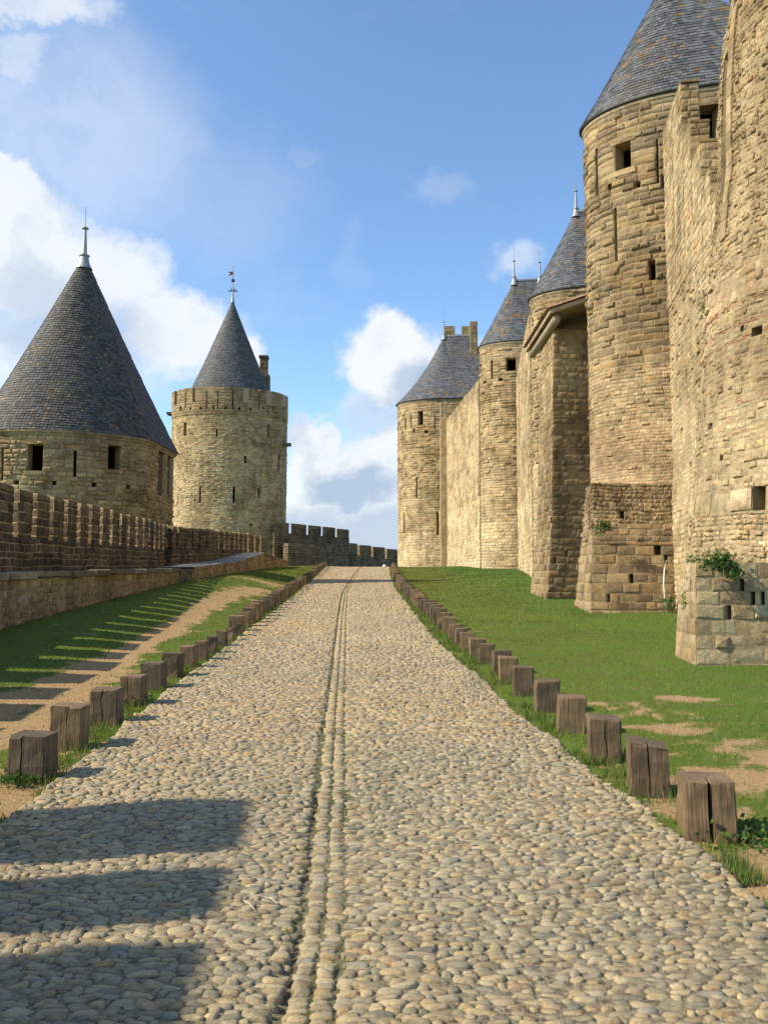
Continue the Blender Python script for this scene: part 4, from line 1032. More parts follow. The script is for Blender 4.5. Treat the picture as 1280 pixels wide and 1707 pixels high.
# terrace and its retaining wall
RL = [(-5.9, -3), (-6.1, 4), (-6.5, 10), (-6.75, 14.6), (-7.02, 22), (-7.2, 29.2)]
zcap = lambda y: np.interp(y, [-3, 14.6, 29.2], [1.6, 1.70, 1.925])
rr = thing('retaining_wall', 'low rough retaining wall with flat coping below the left parapet', 'wall', (-6.7, 15, .8))
wr = Wall(rr, M_DARK)
sfr = Surf(loop(RL[::-1], .45), True, 0.2, 1.5, zadd=lambda x, y: zcap(y) - 1.62)
wr.masonry(sfr, [B(-.6, 1.5, .15, .27, .022, 'tan', .15, .05, .012, .008, .012, .03)]); wr.finish(300)
Ln = np.array(RL); sl = np.concatenate([[0], np.cumsum(np.linalg.norm(Ln[1:] - Ln[:-1], axis=1))]); s_ = 0
while s_ < sl[-1] - .2:
    e = min(s_ + rng.uniform(.6, 1.2), sl[-1]); a_ = np.array([np.interp(s_, sl, Ln[:, 0]), np.interp(s_, sl, Ln[:, 1])]); b_ = np.array([np.interp(e - .015, sl, Ln[:, 0]), np.interp(e - .015, sl, Ln[:, 1])])
    d = (b_ - a_) / np.linalg.norm(b_ - a_); n = np.array([d[1], -d[0]])
    m_ = MB(); z = float(zcap((a_[1] + b_[1]) / 2)) + rng.uniform(-.012, .012); th = rng.uniform(.10, .13); o1 = rng.uniform(.05, .10)
    q = [a_ + n * o1, b_ + n * o1, b_ - n * .5, a_ - n * .5]; v = [(*p, z - th) for p in q] + [(*p, z - .02) for p in q]
    ce = np.mean(q, 0); v += [(*(ce + (p - ce) * .95), z) for p in q]
    f4 = [(i, (i + 1) % 4, (i + 1) % 4 + 4, i + 4) for i in range(4)] + [(i + 4, (i + 1) % 4 + 4, (i + 1) % 4 + 8, i + 8) for i in range(4)] + [(8, 9, 10, 11), (3, 2, 1, 0)]
    m_.add(v, np.array(f4), pal('grey', 1)[0] * 1.15); m_.build('coping_stone', M_STONE, rr, origin='mean'); s_ = e
mb = MB(); pr2 = [(-7.6, -3), (-7.7, 4), (-7.9, 8), (-8.0, 11.5), (-8.5, 17.5), (-8.9, 24), (-9.2, 30)]
yy_ = np.array([-3, 4, 10, 14.6, 22, 29.2]); xi = np.interp(yy_, Ln[:, 1], Ln[:, 0]) - .4; xo = np.interp(yy_, [p[1] for p in pr2], [p[0] for p in pr2])
v = [(a, y, float(zcap(y)) - .03) for a, y in zip(xi, yy_)] + [(a, y, float(zcap(y)) - .03) for a, y in zip(xo, yy_)]
mb.add(v, np.array([(i + 6, i, i + 1, i + 7) for i in range(5)]), (.6, 0, 0)); mb.build('walkway', M_GROUND, kind='structure')
# outer ground level behind everything is the ground sheet; steps at the end of the terrace
st = thing('stone_steps', 'small dark flight of stone steps at the end of the left terrace', 'steps', (-7.6, 29.8, 1.4))
for k in range(4):
    m_ = MB(); m_.box((-8.9, 29.25 + k * .42, .9), (-7.15 + .02 * k, 29.66 + k * .42, 1.88 - k * .10), pal('grey', 1)[0]); m_.build('step', M_DARK, st, origin='mean')
# second retaining wall with a sloping pale top
r2 = thing('ramp_wall', 'low wall with pale sloping coping further along the left, before the crenellated round tower', 'wall', (-7.3, 42, 1.6)); w2 = Wall(r2, M_DARK)
L2n = [(-7.3, 31.6), (-7.35, 42), (-7.3, 50), (-6.6, 57)]
zr2 = lambda y: np.interp(y, [31.6, 42, 50, 57], [1.98, 2.42, 3.05, 2.65])
sf2 = Surf(loop(L2n[::-1], 1.3), True, -.5, 0, zadd=lambda x, y: zr2(y))
w2.masonry(sf2, [B(-1.4, -.06, .22, .4, .025, 'tan', .1, .05)]); w2.finish(0)
lp = loop(L2n[::-1], 1.35); n = 4; m_ = MB()
v = [(p[0] + (.06 if i < 4 else 0), p[1], float(zr2(p[1]))) for i, p in enumerate(lp)]; v = v + [(a, b_, c - .09) for a, b_, c in v]
m_.add(v, [np.array([(i, i + 1, 6 - i, 7 - i) for i in range(3)]), np.array([(i, i + 8, i + 9, i + 1) for i in range(3)])], (.34, .31, .26)); m_.build('coping', M_STONE, r2)
# second parapet
zl2 = lambda y: np.interp(y, [35, 50, 62], [0, .45, .9])
crenel_wall('crenellated_parapet', 'second shaded parapet with small merlons between the two left towers', [(-8.6, 52), (-9.2, 36)], 0, 2.75, 3.68, .5, .98, .30, [B(.5, 2.75, .24, .4, .025, 'dark_shade')], 'dark_shade', 0, zline=zl2, maxind=0, mat=M_DARK, splay=.24)
crenel_wall('crenellated_parapet', 'short raised parapet with wide merlons just before the crenellated round tower', [(-8.65, 60.3), (-8.55, 52.3)], 0, 3.2, 4.25, .6, 2.3, .65, [B(.5, 3.2, .24, .4, .025, 'dark_shade')], 'dark_shade', 0, zline=lambda y: y * 0, maxind=0, mat=M_DARK, splay=.4)

# broad-roofed tower on the left
CL = at(116, 720, 38.5)[:2]; ReL, zeL = radius_at(CL, 268, 726)
zeL = zpx(100, 716, 38.5 - ReL * .62)
RbL = ReL - .16
def l1_outline(R, ext):
    p = squash(arc(CL, R, radians(-10), radians(-262), 60), CL, .62)
    Bc = np.array([at(288.5, 800, 43.0 + ext)[0] + ext * .8, 43.0 + ext]); return p + [tuple(Bc)]
rL = thing('broad_tower', 'broad low round tower on the left under a huge dark slate cone with square windows', 'tower', (CL[0], CL[1], 1))
outL = l1_outline(RbL, 0); sfL = Surf(outL, True, -1.5, zeL - .1)
wL = Wall(rL)
fL = lambda y: zpx(100, y, 36)
shut_u = None
wL.masonry(sfL, [B(0, fL(862), .24, .42, .03, 'tan', .15, .06), B(fL(862), fL(735), .235, .44, .035, 'tan', .35, .10, .014, .02), B(fL(735), zeL - .1, .25, .6, .03, 'tan', .4, .06, .014)],
           [(47, 738, 72, 782), (180, 742, 201, 784), (122.5, 750, 127.5, 797), (3, 752, 6, 798), (23, 803, 32, 812), (86, 801, 94, 812), (153, 804, 161, 813), (210, 806, 217, 815), (263, 728, 275.5, 824), (278, 734, 288.5, 830)], thick=.6)
wL.holes, hkeep = wL.holes[:-2], wL.holes; wL.surrounds(sfL); wL.holes = hkeep; wL.finish(300)
cornice(rL, outL, zeL - .02, .13, .26)
ho = wL.holes
for h in ho[-2:]:
    um = np.array([h[0], h[1]]); z0_, z1_ = h[2], h[3]
    pts_ = [sfL.pos(np.array([u]), np.array([z]), np.array([-.12]))[0] for u, z in ((h[0], z0_), (h[1], z0_), (h[1], z1_), (h[0], z1_))]
    m_ = MB(); pb_ = [sfL.pos(np.array([u]), np.array([z]), np.array([-.17]))[0] for u, z in ((h[0], z0_), (h[1], z0_), (h[1], z1_), (h[0], z1_))]
    m_.add(pts_ + pb_, np.array([(0, 1, 2, 3), (7, 6, 5, 4), (0, 3, 7, 4), (1, 5, 6, 2)])); m_.build('shutter', M_SHUT, rL, origin='mean')
# arched doorway at its foot
m_ = MB(); dd = at(279, 935, 41.5); aa = np.linspace(0, pi, 9)
ud = sfL.find(280, 900)[0]; zb = dd[2] - .4; wdt = .45; 
P_ = [(ud - wdt, zb), (ud + wdt, zb), (ud + wdt, zb + 1.9)] + [(ud + wdt * cos(t_), zb + 1.9 + .6 * sin(t_)) for t_ in aa[1:-1]] + [(ud - wdt, zb + 1.9)]
P3 = np.array([sfL.pos(np.array([u]), np.array([z]), np.array([.05]))[0] for u, z in P_]); P4 = np.array([sfL.pos(np.array([u]), np.array([z]), np.array([-.1]))[0] for u, z in P_]); k = len(P_)
m_.add(np.vstack([P3, P4]), [np.array([list(range(k))]), np.array([(i, i + k, (i + 1) % k + k, (i + 1) % k) for i in range(k)])]); m_.build('door', M_SHUT, rL, origin='mean')
ap = at(141, 424, 39.3)
Eo = np.array(l1_outline(ReL, .35)); E = []
for i in range(len(Eo)):
    E.append(Eo[i]); j = (i + 1) % len(Eo); d = np.linalg.norm(Eo[j] - Eo[i])
    if d > 1: E += [Eo[i] + (Eo[j] - Eo[i]) * q / 8 for q in range(1, 8)]
E = np.array(E)
slate_roof(rL, E, np.repeat([[ap[0], ap[1]]], len(E), 0), zeL, ap[2] - zeL, .10, .13, .16, (.070, .069, .064), .05)
finial(rL, ap - (0, 0, .35), 1.75, .13, 1.0)

# crenellated tower with the thin cone
C2 = at(384, 700, 92)[:2]; R2, _ = radius_at(C2, 285.5, 760)
r_2 = thing('crenellated_tower', 'tall round tower with slotted battlements around a thin slate cone and weather vane', 'tower', (C2[0], C2[1], 1))
zt2 = zpx(384, 645, 92 - R2 * .7); zc2 = zpx(384, 690, 92 - R2 * .7)
sfc = Surf(squash(arc(C2, R2, pi / 2, 2.5 * pi, 97)[:-1], C2, .7), True, -2, zt2, lambda z: np.interp(z, [0, zc2 - .1, zc2, zt2], [-.1, 0, .06, .06]))
w_2 = Wall(r_2, M_STONE)
fc = lambda y: zpx(384, y, 86)
w_2.masonry(sfc, [B(0, fc(840), .23, .42, .025, 'warm', .15, .06), B(fc(840), fc(740), .22, .38, .03, 'warm', .25, .08), B(fc(740), zc2, .23, .42, .025, 'tan', .15, .07), B(zc2, zt2, .33, .7, .03, 'brown')],
            [(291, 652, 295, 673), (321, 646, 325.5, 668), (306, 705, 311, 726), (360, 714, 363, 728), (407.5, 758, 411, 773), (446, 709, 449.5, 731), (463, 760, 466, 784), (332, 812, 335, 837), (388, 812, 391.5, 838), (430, 813, 433, 828),
             (417, 874, 421, 878), (324, 832, 327, 837)] + [(x - 1.5, 678, x + 2, 683) for x in (301, 317, 334, 356, 376, 399, 418, 439, 455)] + [(x - .7, 652, x + 1.2, 680) for x in (309, 345, 363, 388, 432)] +
            [(405, 650, 415, 670), (444, 653, 453, 674), (471, 658, 477, 678), (469, 902, 475, 931)], thick=.5)
w_2.finish(0)
for h, mt, nm in zip(w_2.holes[-4:], (M_SHUTPALE,) * 3 + (M_REDDOOR,), ('shutter',) * 3 + ('door',)):
    m_ = MB(); P = [sfc.pos(np.array([u]), np.array([z]), np.array([w]))[0] for w in (-.02, -.1) for u, z in ((h[0], h[2]), (h[1], h[2]), (h[1], h[3]), (h[0], h[3]))]
    m_.add(P, np.array([(0, 1, 2, 3), (7, 6, 5, 4), (0, 4, 5, 1), (2, 6, 7, 3)])); m_.build(nm, mt, r_2, origin='mean')
m_ = MB(); a_ = np.linspace(0, 2 * pi, 49)[:-1]; v = [(*p_, zt2 - 1.3) for p_ in squash([(C2[0] + R2 * .97 * cos(t), C2[1] + R2 * .97 * sin(t)) for t in a_], C2, .7)]; m_.add(v, [np.array([list(range(48))])], (.3, .25, .17)); m_.build('wall_walk', M_MORTAR, r_2)
# dark beam stub and corbels
m_ = MB(); P = at(285, 690, 91.5); m_.box((P[0] - .25, P[1] - 1, P[2] - .2), (P[0] + .9, P[1] + .2, P[2] + .05), (.1, .07, .05)); m_.build('corbel', M_DARK, r_2, origin='mean')
m_ = MB(); P = at(483, 741, 91.5); m_.box((P[0] - .5, P[1] - .6, P[2] - .2), (P[0] + .15, P[1] + .2, P[2] + .1), (.16, .13, .1)); m_.build('corbel', M_DARK, r_2, origin='mean')
Rc, _ = radius_at(C2, 314, 648); apx = at(388, 500, 92)
E = np.array(squash(arc(C2, Rc, 0, 2 * pi, 65)[:-1], C2, .7)); slate_roof(r_2, E, np.repeat([[apx[0], apx[1]]], 64, 0), zpx(384, 650, 92 - Rc * .7), apx[2] - zpx(384, 650, 92 - Rc * .7), .10, .21, .26, (.072, .076, .082), .01)
m_ = MB(); p = apx; m_.lathe(p - (0, 0, .3), [(.22, 0), (.12, .6), (.07, 1.4), (.06, 2.4), (.13, 2.5), (.02, 2.75)], 10); m_.tube([p + (0, 0, 2.2), p + (0, 0, 4.0)], .035, 5); fin = m_.build('finial', M_LEAD, r_2)
m_ = MB()
for sx in (-1, 1): m_.tube([p + (0, 0, .95), p + (sx * .28, 0, 1.15), p + (sx * .5, 0, 1.0)], .07, 6); m_.tube([p + (sx * .1, 0, 1.15), p + (sx * .2, 0, 1.45)], .05, 6)
m_.build('scroll', M_IRON, fin)
m_ = MB(); m_.lathe(p + (0, 0, 2.05), [(.02, 0), (.2, .15), (.22, .3), (.02, .5)], 8); m_.build('globe', M_IRON, fin)
m_ = MB(); y_ = p[1]; zf = p[2] + 3.1
m_.add([(p[0] - .55, y_ - .02, zf + .2), (p[0] - .3, y_ - .02, zf), (p[0], y_ - .02, zf - .12), (p[0], y_ - .02, zf + .25), (p[0] - .55, y_ - .02, zf - .25), (p[0] - .55, y_ + .02, zf + .2), (p[0] - .3, y_ + .02, zf), (p[0], y_ + .02, zf - .12), (p[0], y_ + .02, zf + .25), (p[0] - .55, y_ + .02, zf - .25)],
       [np.array([(0, 1, 3), (1, 2, 3), (1, 4, 2), (5, 8, 6), (6, 8, 7), (6, 7, 9)]), np.array([(0, 3, 8, 5), (2, 4, 9, 7), (0, 5, 6, 1), (1, 6, 9, 4), (2, 7, 8, 3)])]); m_.build('vane_flag', M_REDDOOR, fin)
# chimney behind the cone
ch = thing('chimney', 'dark brick chimney stack poking out beside the thin slate cone', 'chimney', tuple(at(440, 640, 95))); Pch = at(440, 660, 95)
cw = Wall(ch, M_DARK)
x0_ = at(434, 600, 95)[0]; x1_ = at(446, 600, 95)[0]; ztc = zpx(440, 597, 95); zmid = zpx(440, 625, 95)
cw.masonry(Surf([(x0_, 94.6), (x1_, 94.6), (x1_, 95.6), (x0_, 95.6)], True, zmid, ztc), [B(zmid, ztc, .2, .35, .02, 'dark_shade')], cap=True)
cw.masonry(Surf([(x0_ - .2, 94.3), (x1_ + .22, 94.3), (x1_ + .22, 95.9), (x0_ - .2, 95.9)], True, zt2 - 1.3, zmid), [B(zt2 - 1.3, zmid, .2, .35, .02, 'dark_shade')], cap=True); cw.finish(0)
m_ = MB(); m_.box((x0_ - .12, 94.5, ztc), (x1_ + .1, 95.7, ztc + .25), (.12, .07, .05)); m_.build('cap', M_DARK, ch)

# far walls closing the view
k0 = at(480, 870, 87); k1 = at(582, 884, 103)
crenel_wall('outer_wall', 'dark crenellated wall running down from the crenellated tower behind the road crest', [(k1[0], 103), (k0[0] - 1.6, 88.5)], -3, 5.2, 6.2, .8, 2.9, .5, [B(-1, 5.2, .3, .6, .03, 'dark_shade')], 'dark_shade', 0,
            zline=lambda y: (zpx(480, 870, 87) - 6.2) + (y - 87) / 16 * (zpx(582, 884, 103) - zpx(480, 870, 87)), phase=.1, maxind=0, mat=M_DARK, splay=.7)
k2 = at(584, 907, 104); k3 = at(700, 924, 122)
crenel_wall('outer_wall', 'lower far crenellated wall with three wide gaps beside the road crest', [(k3[0], 122), (k2[0], 103.4)], -3, 3.0, 4.3, .8, 3.2, .65, [B(-1, 3.0, .3, .6, .03, 'dark_shade')], 'dark_shade', 0,
            zline=lambda y: (k2[2] - 4.3) + (y - 104) / 18 * (k3[2] - k2[2]), maxind=0, mat=M_DARK, splay=.3)
k4 = at(483, 905, 86); k5 = at(640, 938, 108)
lw = thing('low_wall', 'plain paler low wall standing in front of the far crenellated wall', 'wall', (k4[0], 88, 1)); ww = Wall(lw, M_DARK)
sfw = Surf(loop([(at(581, 910, 99)[0], 99), (k4[0] - .4, 88)], .6), True, -1, 0, zadd=lambda x, y: np.interp(y, [85, 99], [k4[2], zpx(581, 910, 99)])); ww.masonry(sfw, [B(-4, 0, .3, .5, .02, 'dark_shade')], cap=True); ww.finish(0)
k6 = at(582, 938, 98); k7 = at(640, 941, 100)
m_ = MB(); 
# ------------------------------------------------------------------ wooden posts along both kerbs
def post_mesh(hw, hd, h, crack, seed):
    r = np.random.default_rng(seed); b = .012
    pl = [(-hw + b, -hd), (-hw, -hd + b), (-hw, hd - b), (-hw + b, hd), (hw - b, hd), (hw, hd - b), (hw, -hd + b), (hw - b, -hd)]
    if crack is not None:
        cxp, cw_, cd = crack; pl += [(cxp + cw_, -hd), (cxp + cw_ * .4, -hd + cd), (cxp - cw_ * .4, -hd + cd), (cxp - cw_, -hd)]
    pl = np.array(pl[::-1]); k = len(pl); zs = np.array([-.25, .0, h * .35, h * .7, h - .012, h]); V = []
    lean = r.normal(0, .01, 2)
    for j, z in enumerate(zs):
        q = pl * (1 + r.normal(0, .006)) + lean * z / h
        if crack is not None: q[:4] = q[:4] + np.array([r.normal(0, .004), 0])
        if j == len(zs) - 1: q = q * r.uniform(.93, .975)
        q = q + r.normal(0, .0035, q.shape)
        V.append(np.c_[q, np.full(k, z) + (r.normal(0, .006) * q[:, 0] / hw if j > 3 else 0)])
    V = np.concatenate(V); n = len(zs)
    mb = MB(); mb.add(V, [np.array([(j * k + i, j * k + (i + 1) % k, (j + 1) * k + (i + 1) % k, (j + 1) * k + i) for j in range(n - 1) for i in range(k)]), np.array([[(n - 1) * k + i for i in range(k)]])])
    return mb
NL = {0: 'nearest wooden post of the left row, standing in bare earth with weeds at its foot', 1: 'second wooden post of the left row, with a rounded sloping top',
      2: 'third wooden post from the near end of the left row, split down its front', 3: 'fourth wooden post from the near end of the left row beside bright grass tufts', 4: 'fifth wooden post from the near end of the left row',
      5: 'sixth wooden post from the near end of the left row', 6: 'seventh wooden post from the near end of the left row', 7: 'eighth wooden post from the near end of the left row', 8: 'ninth wooden post from the near end of the left row', 9: 'tenth wooden post from the near end of the left row'}
NR = {0: 'nearest wooden post of the right row, split by a wide black crack beside bare sand', 1: 'second wooden post of the right row, with a long black crack through top and front',
      2: 'third wooden post of the right row, squat with a slightly notched top', 3: 'fourth wooden post from the near end of the right row, uncracked and smooth topped', 4: 'fifth wooden post from the near end of the right row',
      5: 'sixth wooden post from the near end of the right row', 6: 'seventh wooden post from the near end of the right row', 7: 'eighth wooden post from the near end of the right row', 8: 'ninth wooden post from the near end of the right row', 9: 'tenth wooden post from the near end of the right row', 10: 'eleventh wooden post from the near end of the right row', 11: 'twelfth wooden post from the near end of the right row'}
LP = [((5, 77), 1225, 1306), ((74, 136), 1176, 1252), ((144, 197), 1148, 1210), ((195, 239), 1126, 1178), ((231, 273), 1104, 1152), ((265, 300), 1088, 1132), ((296, 326), 1076, 1116), ((320, 344), 1068, 1103), ((340, 361), 1060, 1091), ((357, 377), 1052, 1081), ((373, 389), 1046, 1071), ((387, 401), 1039, 1063)]
RP = [((1146, 1240), 1300, 1403), ((1054, 1129), 1239, 1329), ((984, 1046), 1196, 1272), ((930, 984), 1161, 1225), ((891, 938), 1134, 1189), ((856, 897), 1111, 1163), ((831, 868), 1095, 1139), ((821, 856), 1084, 1125), ((796, 827), 1073, 1109), ((782, 814), 1064, 1098), ((768, 796), 1055, 1087), ((757, 780), 1047, 1077), ((748, 770), 1040, 1067)]
posts = []
def place(Lst, side, names, far_label, group, curve):
    ylast = 0
    for i, ((xa, xb), yt, yb) in enumerate(Lst):
        p = ghit((xa + xb) / 2, yb); Y = p[1] + .13
        wpx = (xb - xa) / F * Y; hh = float(at(640, yt, Y - .1)[2] - gz(p[0], Y)); 
        posts.append((p[0], Y, wpx * .415, hh, side, names.get(i, far_label), i)); ylast = Y; 
    y = ylast + .92; k = len(Lst)
    while y < 80:
        posts.append((float(curve(y)), y, .14 * rng.uniform(.9, 1.1), .37 * rng.uniform(.88, 1.12), side, far_label if k >= len(names) else names[k], k)); y += rng.uniform(.85, 1.0); k += 1
LYs = []
place(LP, -1, NL, 'small far-off wooden post in the tight receding row left of the road', 'wooden posts along the left edge of the road', postL)
place(RP, 1, NR, 'small far-off wooden post in the tight receding row right of the road', 'wooden posts along the right edge of the road', postR)
cracks = {(1, 0): (.0, .012, .12), (1, 1): (.0, .008, .1), (1, 2): (.01, .004, .03), (-1, 0): (-.03, .003, .03), (-1, 1): (.02, .003, .04), (-1, 2): (-.01, .004, .04), (-1, 3): (-.03, .003, .02)}
seen = {}
for (x, y, hw, h, side, lab, i) in posts:
    key = (side, i) if i < 14 else ('far', i % 6)
    if key[0] == 'far' and key in seen:
        o = seen[key].copy(); COL.objects.link(o)
    else:
        mb = post_mesh(hw, hw * (.95 if i < 14 else 1), h, cracks.get((side, i)), 100 + i + 50 * side); o = mb.build('wooden_post', M_WOOD, origin=(0, 0, 0)); seen[key] = o
    o.location = (x, y, float(gz(x, y)) - .01); o.rotation_euler = (rng.normal(0, .012), rng.normal(0, .018), (-.12 if side > 0 else .02) + rng.normal(0, .06))
    tag(o, lab, 'post', 'wooden posts along the left edge of the road' if side < 0 else 'wooden posts along the right edge of the road')

# ------------------------------------------------------------------ grass, weeds, plants on the masonry
def blades(xy, h, wd, name, cols, lean=.5, zoff=0, kind='stuff', parent=None, zf=None):
    N = len(xy); a = rng.uniform(0, 2 * pi, N); ln = rng.uniform(0, lean, N) * h; la = rng.uniform(0, 2 * pi, N)
    z = (zf(xy[:, 0], xy[:, 1]) if zf else gz(xy[:, 0], xy[:, 1]) + (vnoise(xy[:, 0], xy[:, 1], 3.0, 5) - .5) * .035 * (xy[:, 1] < 40)) + zoff
    b0 = np.stack([xy[:, 0] - np.cos(a) * wd, xy[:, 1] - np.sin(a) * wd, z - .01], 1); b1 = np.stack([xy[:, 0] + np.cos(a) * wd, xy[:, 1] + np.sin(a) * wd, z - .01], 1)
    tp = np.stack([xy[:, 0] + np.cos(la) * ln, xy[:, 1] + np.sin(la) * ln, z + h], 1)
    V = np.stack([b0, b1, tp], 1); mb = MB(); mb.many(V, [[(0, 1, 2)]], cols)
    o = mb.build(name, M_GRASS, parent, kind=kind); return o
def gcol(N, dry=.15):
    c = np.stack([rng.uniform(.070, .145, N), rng.uniform(.130, .21, N), rng.uniform(.015, .04, N)], 1)
    m = rng.random(N) < dry; c[m] = np.stack([rng.uniform(.16, .26, m.sum()), rng.uniform(.16, .22, m.sum()), rng.uniform(.06, .09, m.sum())], 1); return c
def scatter(n, x0, x1, y0, y1, pw=2.0):
    u = rng.random(n); y = y0 * (y1 / y0) ** (u ** .9); return np.stack([rng.uniform(0, 1, n) * (x1 - x0) + x0, y], 1)
def in_view(P, m=60):
    X, Y, d = project(np.c_[P, gz(P[:, 0], P[:, 1])]); return (X > -m) & (X < 1280 + m) & (Y < 1780)
xy = np.concatenate([scatter(330000, -7.0, 9.6, 3.6, 76)])
rin = (xy[:, 0] > roadL(xy[:, 1]) - .03) & (xy[:, 0] < roadR(xy[:, 1]) + .0)
xy = xy[~rin & in_view(xy)]; dd_ = dirtiness(xy[:, 0], xy[:, 1])
xy = xy[rng.random(len(xy)) > sstep(dd_, .28, .72) * .97]
hN = rng.uniform(.010, .030, len(xy)) * (1 + .6 * vnoise(xy[:, 0], xy[:, 1], 1.3, 61)) * np.interp(xy[:, 1], [4, 20, 46, 76], [1, 1.2, 1.8, 2.4])
blades(xy, hN, np.interp(xy[:, 1], [4, 15, 46, 76], [.0028, .006, .022, .045]), 'lawn_grass', gcol(len(xy), .2) * (.6 + .9 * vnoise(xy[:, 0], xy[:, 1], .8, 62)[:, None]) * np.stack([1.25 - .4 * sstep(xy[:, 0], 2, 6), np.ones(len(xy)), np.ones(len(xy))], 1))
# taller tufts along the kerbs and round posts
tx = []
for (x, y, hw, h, side, lab, i) in posts:
    if y > 30: continue
    n = int(np.interp(y, [4, 30], [170, 30])); a = rng.uniform(0, 2 * pi, n); r = hw * rng.uniform(1.0, 1.7, n) + rng.exponential(.04, n); dens = .35 + .65 * rng.random()
    k = rng.random(n) < dens; tx.append(np.stack([x + np.cos(a) * r, y + np.sin(a) * r], 1)[k])
for side, cf, rf_, n in ((1, postR, roadR, 9000), (-1, postL, roadL, 6000)):
    y = 4.2 * (34 / 4.2) ** rng.random(n); e = rf_(y); lo = e - side * np.where(rng.random(n) < .25, .12, 0); hi_ = cf(y)
    t = rng.random(n); x = lo * (1 - t) + hi_ * t; cl = vnoise(x, y, 3.5, 71); k = cl > (.50 if side > 0 else .58); tx.append(np.stack([x, y], 1)[k])
xy = np.concatenate(tx); xy = xy[in_view(xy)]
blades(xy, rng.uniform(.03, .10, len(xy)), np.interp(xy[:, 1], [4, 30], [.0035, .012]), 'verge_grass', gcol(len(xy), .12), .8)
# moss and tufts in the middle joints
n = 13000; y = 3.2 * (60 / 3.2) ** (rng.random(n) ** .8); g = gutter(y); x = g + np.where(rng.random(n) < .6, -.1, .1) + rng.normal(0, .022, n) + (rng.random(n) < .3) * rng.normal(.06, .1, n)
k = (vnoise(x * 0, y, 1.6, 81) + .25 * sstep(y, 6, 11) > .55); xy = np.stack([x, y], 1)[k]
blades(xy, rng.uniform(.01, .03, len(xy)), np.interp(xy[:, 1], [3, 60], [.004, .03]), 'joint_grass', gcol(len(xy), .3) * .9, .9, .008, zf=road_z)

# pebbles and crumbs lying on the bare earth and along the kerbs
n = 26000; P = np.stack([rng.uniform(-6, 8, n), 3.2 * (26 / 3.2) ** rng.random(n)], 1)
dk = dirtiness(P[:, 0], P[:, 1]); rin = (P[:, 0] > roadL(P[:, 1]) + .1) & (P[:, 0] < roadR(P[:, 1]) - .1)
P = P[(dk > .45) & ~rin & in_view(P)]; n = len(P); r = rng.uniform(.003, .012, n) * rng.uniform(.5, 1.4, n)
th = rng.uniform(0, 2 * pi, n)[:, None] + np.arange(5)[None] * 2 * pi / 5; rr_ = r[:, None] * rng.uniform(.7, 1.2, (n, 5))
z = gz(P[:, 0], P[:, 1]) + (vnoise(P[:, 0], P[:, 1], 3.0, 5) - .5) * .035 - dirtiness(P[:, 0], P[:, 1]) * .015
V = np.concatenate([np.stack([P[:, :1] + np.cos(th) * rr_, P[:, 1:] + np.sin(th) * rr_, z[:, None] + th * 0 - .001], -1), np.stack([P[:, 0], P[:, 1], z + r * .8], -1)[:, None]], 1)
mb = MB(); mb.many(V, [[(i, (i + 1) % 5, 5) for i in range(5)]], COBC[rng.integers(0, len(COBC), n)] * 1.1); mb.build('gravel', M_COB, kind='stuff')

def leafy(name, label, pts, spread, n, size, cat='plant', hang=0.0):
    """small plant: leaf quads and stems round a few centres"""
    c = np.array(pts, float); base = c.mean(0); root = thing(name, label, cat, base)
    k = rng.integers(0, len(c), n); P = c[k] + rng.normal(0, 1, (n, 3)) * np.array(spread); 
    a = rng.normal(0, 1, (n, 3)); a /= np.linalg.norm(a, axis=1)[:, None]; b_ = np.cross(a, rng.normal(0, 1, (n, 3))); b_ /= np.linalg.norm(b_, axis=1)[:, None]
    s = size * rng.uniform(.6, 1.4, (n, 1)); V = np.stack([P - a * s, P + b_ * s * .45, P + a * s, P - b_ * s * .45], 1)
    col = np.stack([rng.uniform(.03, .09, n), rng.uniform(.08, .16, n), rng.uniform(.012, .035, n)], 1)
    mb = MB(); mb.many(V, [[(0, 1, 2, 3)]], col); mb.build('foliage', M_GRASS, root, kind='stuff')
    st = MB()
    for p in c: st.tube([base * .9 + p * .1 + (0, .02, -spread[2]), p], .006, 4, (.1, .07, .04))
    st.build('stem', M_WOOD, root); return root
leafy('wall_shrub', 'green leafy shrub growing out of the top of the pale corner plinth', [at(x, y, 11.85) for x, y in ((1180, 938), (1195, 932), (1208, 930), (1215, 945), (1218, 958), (1225, 950), (1200, 942))], (.07, .06, .055), 900, .028)
leafy('hanging_plant', 'thin trailing green plant hanging down the left side of the pale corner plinth', [at(x, y, 12.5) for x, y in ((1152, 940), (1150, 960), (1147, 985), (1143, 1005), (1158, 965), (1153, 1000))], (.03, .05, .07), 420, .024)
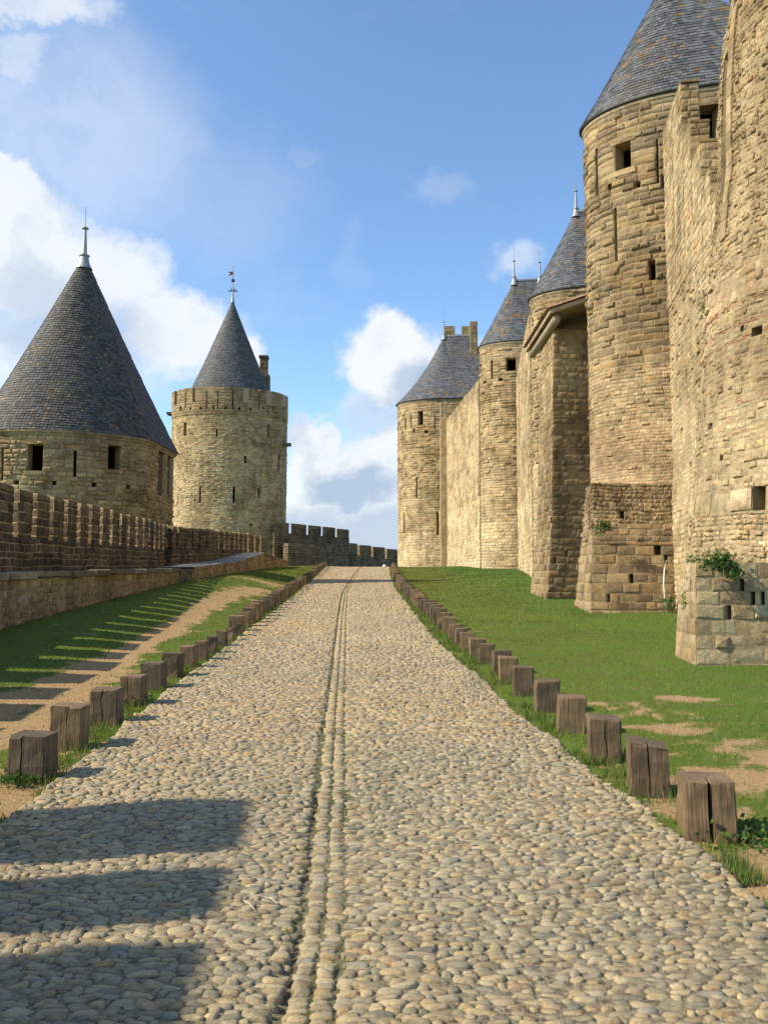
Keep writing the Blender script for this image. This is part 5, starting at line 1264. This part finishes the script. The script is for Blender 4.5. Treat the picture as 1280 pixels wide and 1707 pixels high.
leafy('wall_weed', 'small green tuft growing on the dark plinth of the tallest tower', [at(x, y, 22.0) for x, y in ((1003, 874), (1010, 876), (1000, 884))], (.08, .05, .06), 220, .04)
leafy('foot_weed', 'low weeds at the foot of the pale pipe on the dark plinth', [at(x, y, 21.6) for x, y in ((1116, 1000), (1118, 1012), (1122, 1018))], (.09, .08, .08), 200, .04)
leafy('wall_tuft', 'tiny brown-green tuft high on the pale curtain wall beside the rubble tower', [at(x, y, 16.6) for x, y in ((1172, 510), (1170, 518), (1175, 495))], (.05, .04, .12), 90, .03)
leafy('post_weed', 'broad-leaved weeds at the foot of the nearest left post', [ghit(x, y) + (0, 0, .04) for x, y in ((15, 1300), (40, 1305), (28, 1312))], (.08, .06, .03), 260, .02)
leafy('post_weed', 'grassy weeds in the shade beside the nearest right post', [ghit(x, y) + (0, 0, .04) for x, y in ((1240, 1395), (1265, 1400), (1275, 1412), (1225, 1402))], (.10, .08, .03), 420, .018)
leafy('post_weed', 'bright green tuft behind the fourth post of the left row', [ghit(x, y) + (0, 0, .05) for x, y in ((225, 1178), (238, 1172))], (.05, .05, .03), 160, .016)
# small white thing by the crest and twigs on the cobbles
m_ = MB(); P = ghit(641, 946); m_.lathe(P, [(.02, 0), (.16, .05), (.15, .2), (.02, .26)], 8, (.7, .7, .68)); tag(m_.build('pale_stone', plain('pale_rock', (.7, .69, .65)), smooth=True, origin='mean'), 'small white stone lying at the far right end of the road crest', 'stone')
for i, (a, b_) in enumerate((((405, 1515), (424, 1530)), ((440, 1508), (462, 1520)))):
    p0 = ghit(*a); p1 = ghit(*b_); p0[2] += .035; p1[2] += .035; m_ = MB(); m_.tube([p0, (p0 + p1) / 2 + (0, .01, .004), p1], .0020, 5, (.5, .42, .28))
    tag(m_.build('twig', plain('dry_straw', (.5, .42, .28)), origin='mean'), ('left one' if i == 0 else 'right one') + ' of two pale dry twigs lying on the cobbles near the shadow tips', 'twig')
print('OBJECTS', len(bpy.data.objects), 'POLYS', sum(len(m.polygons) for m in bpy.data.meshes))
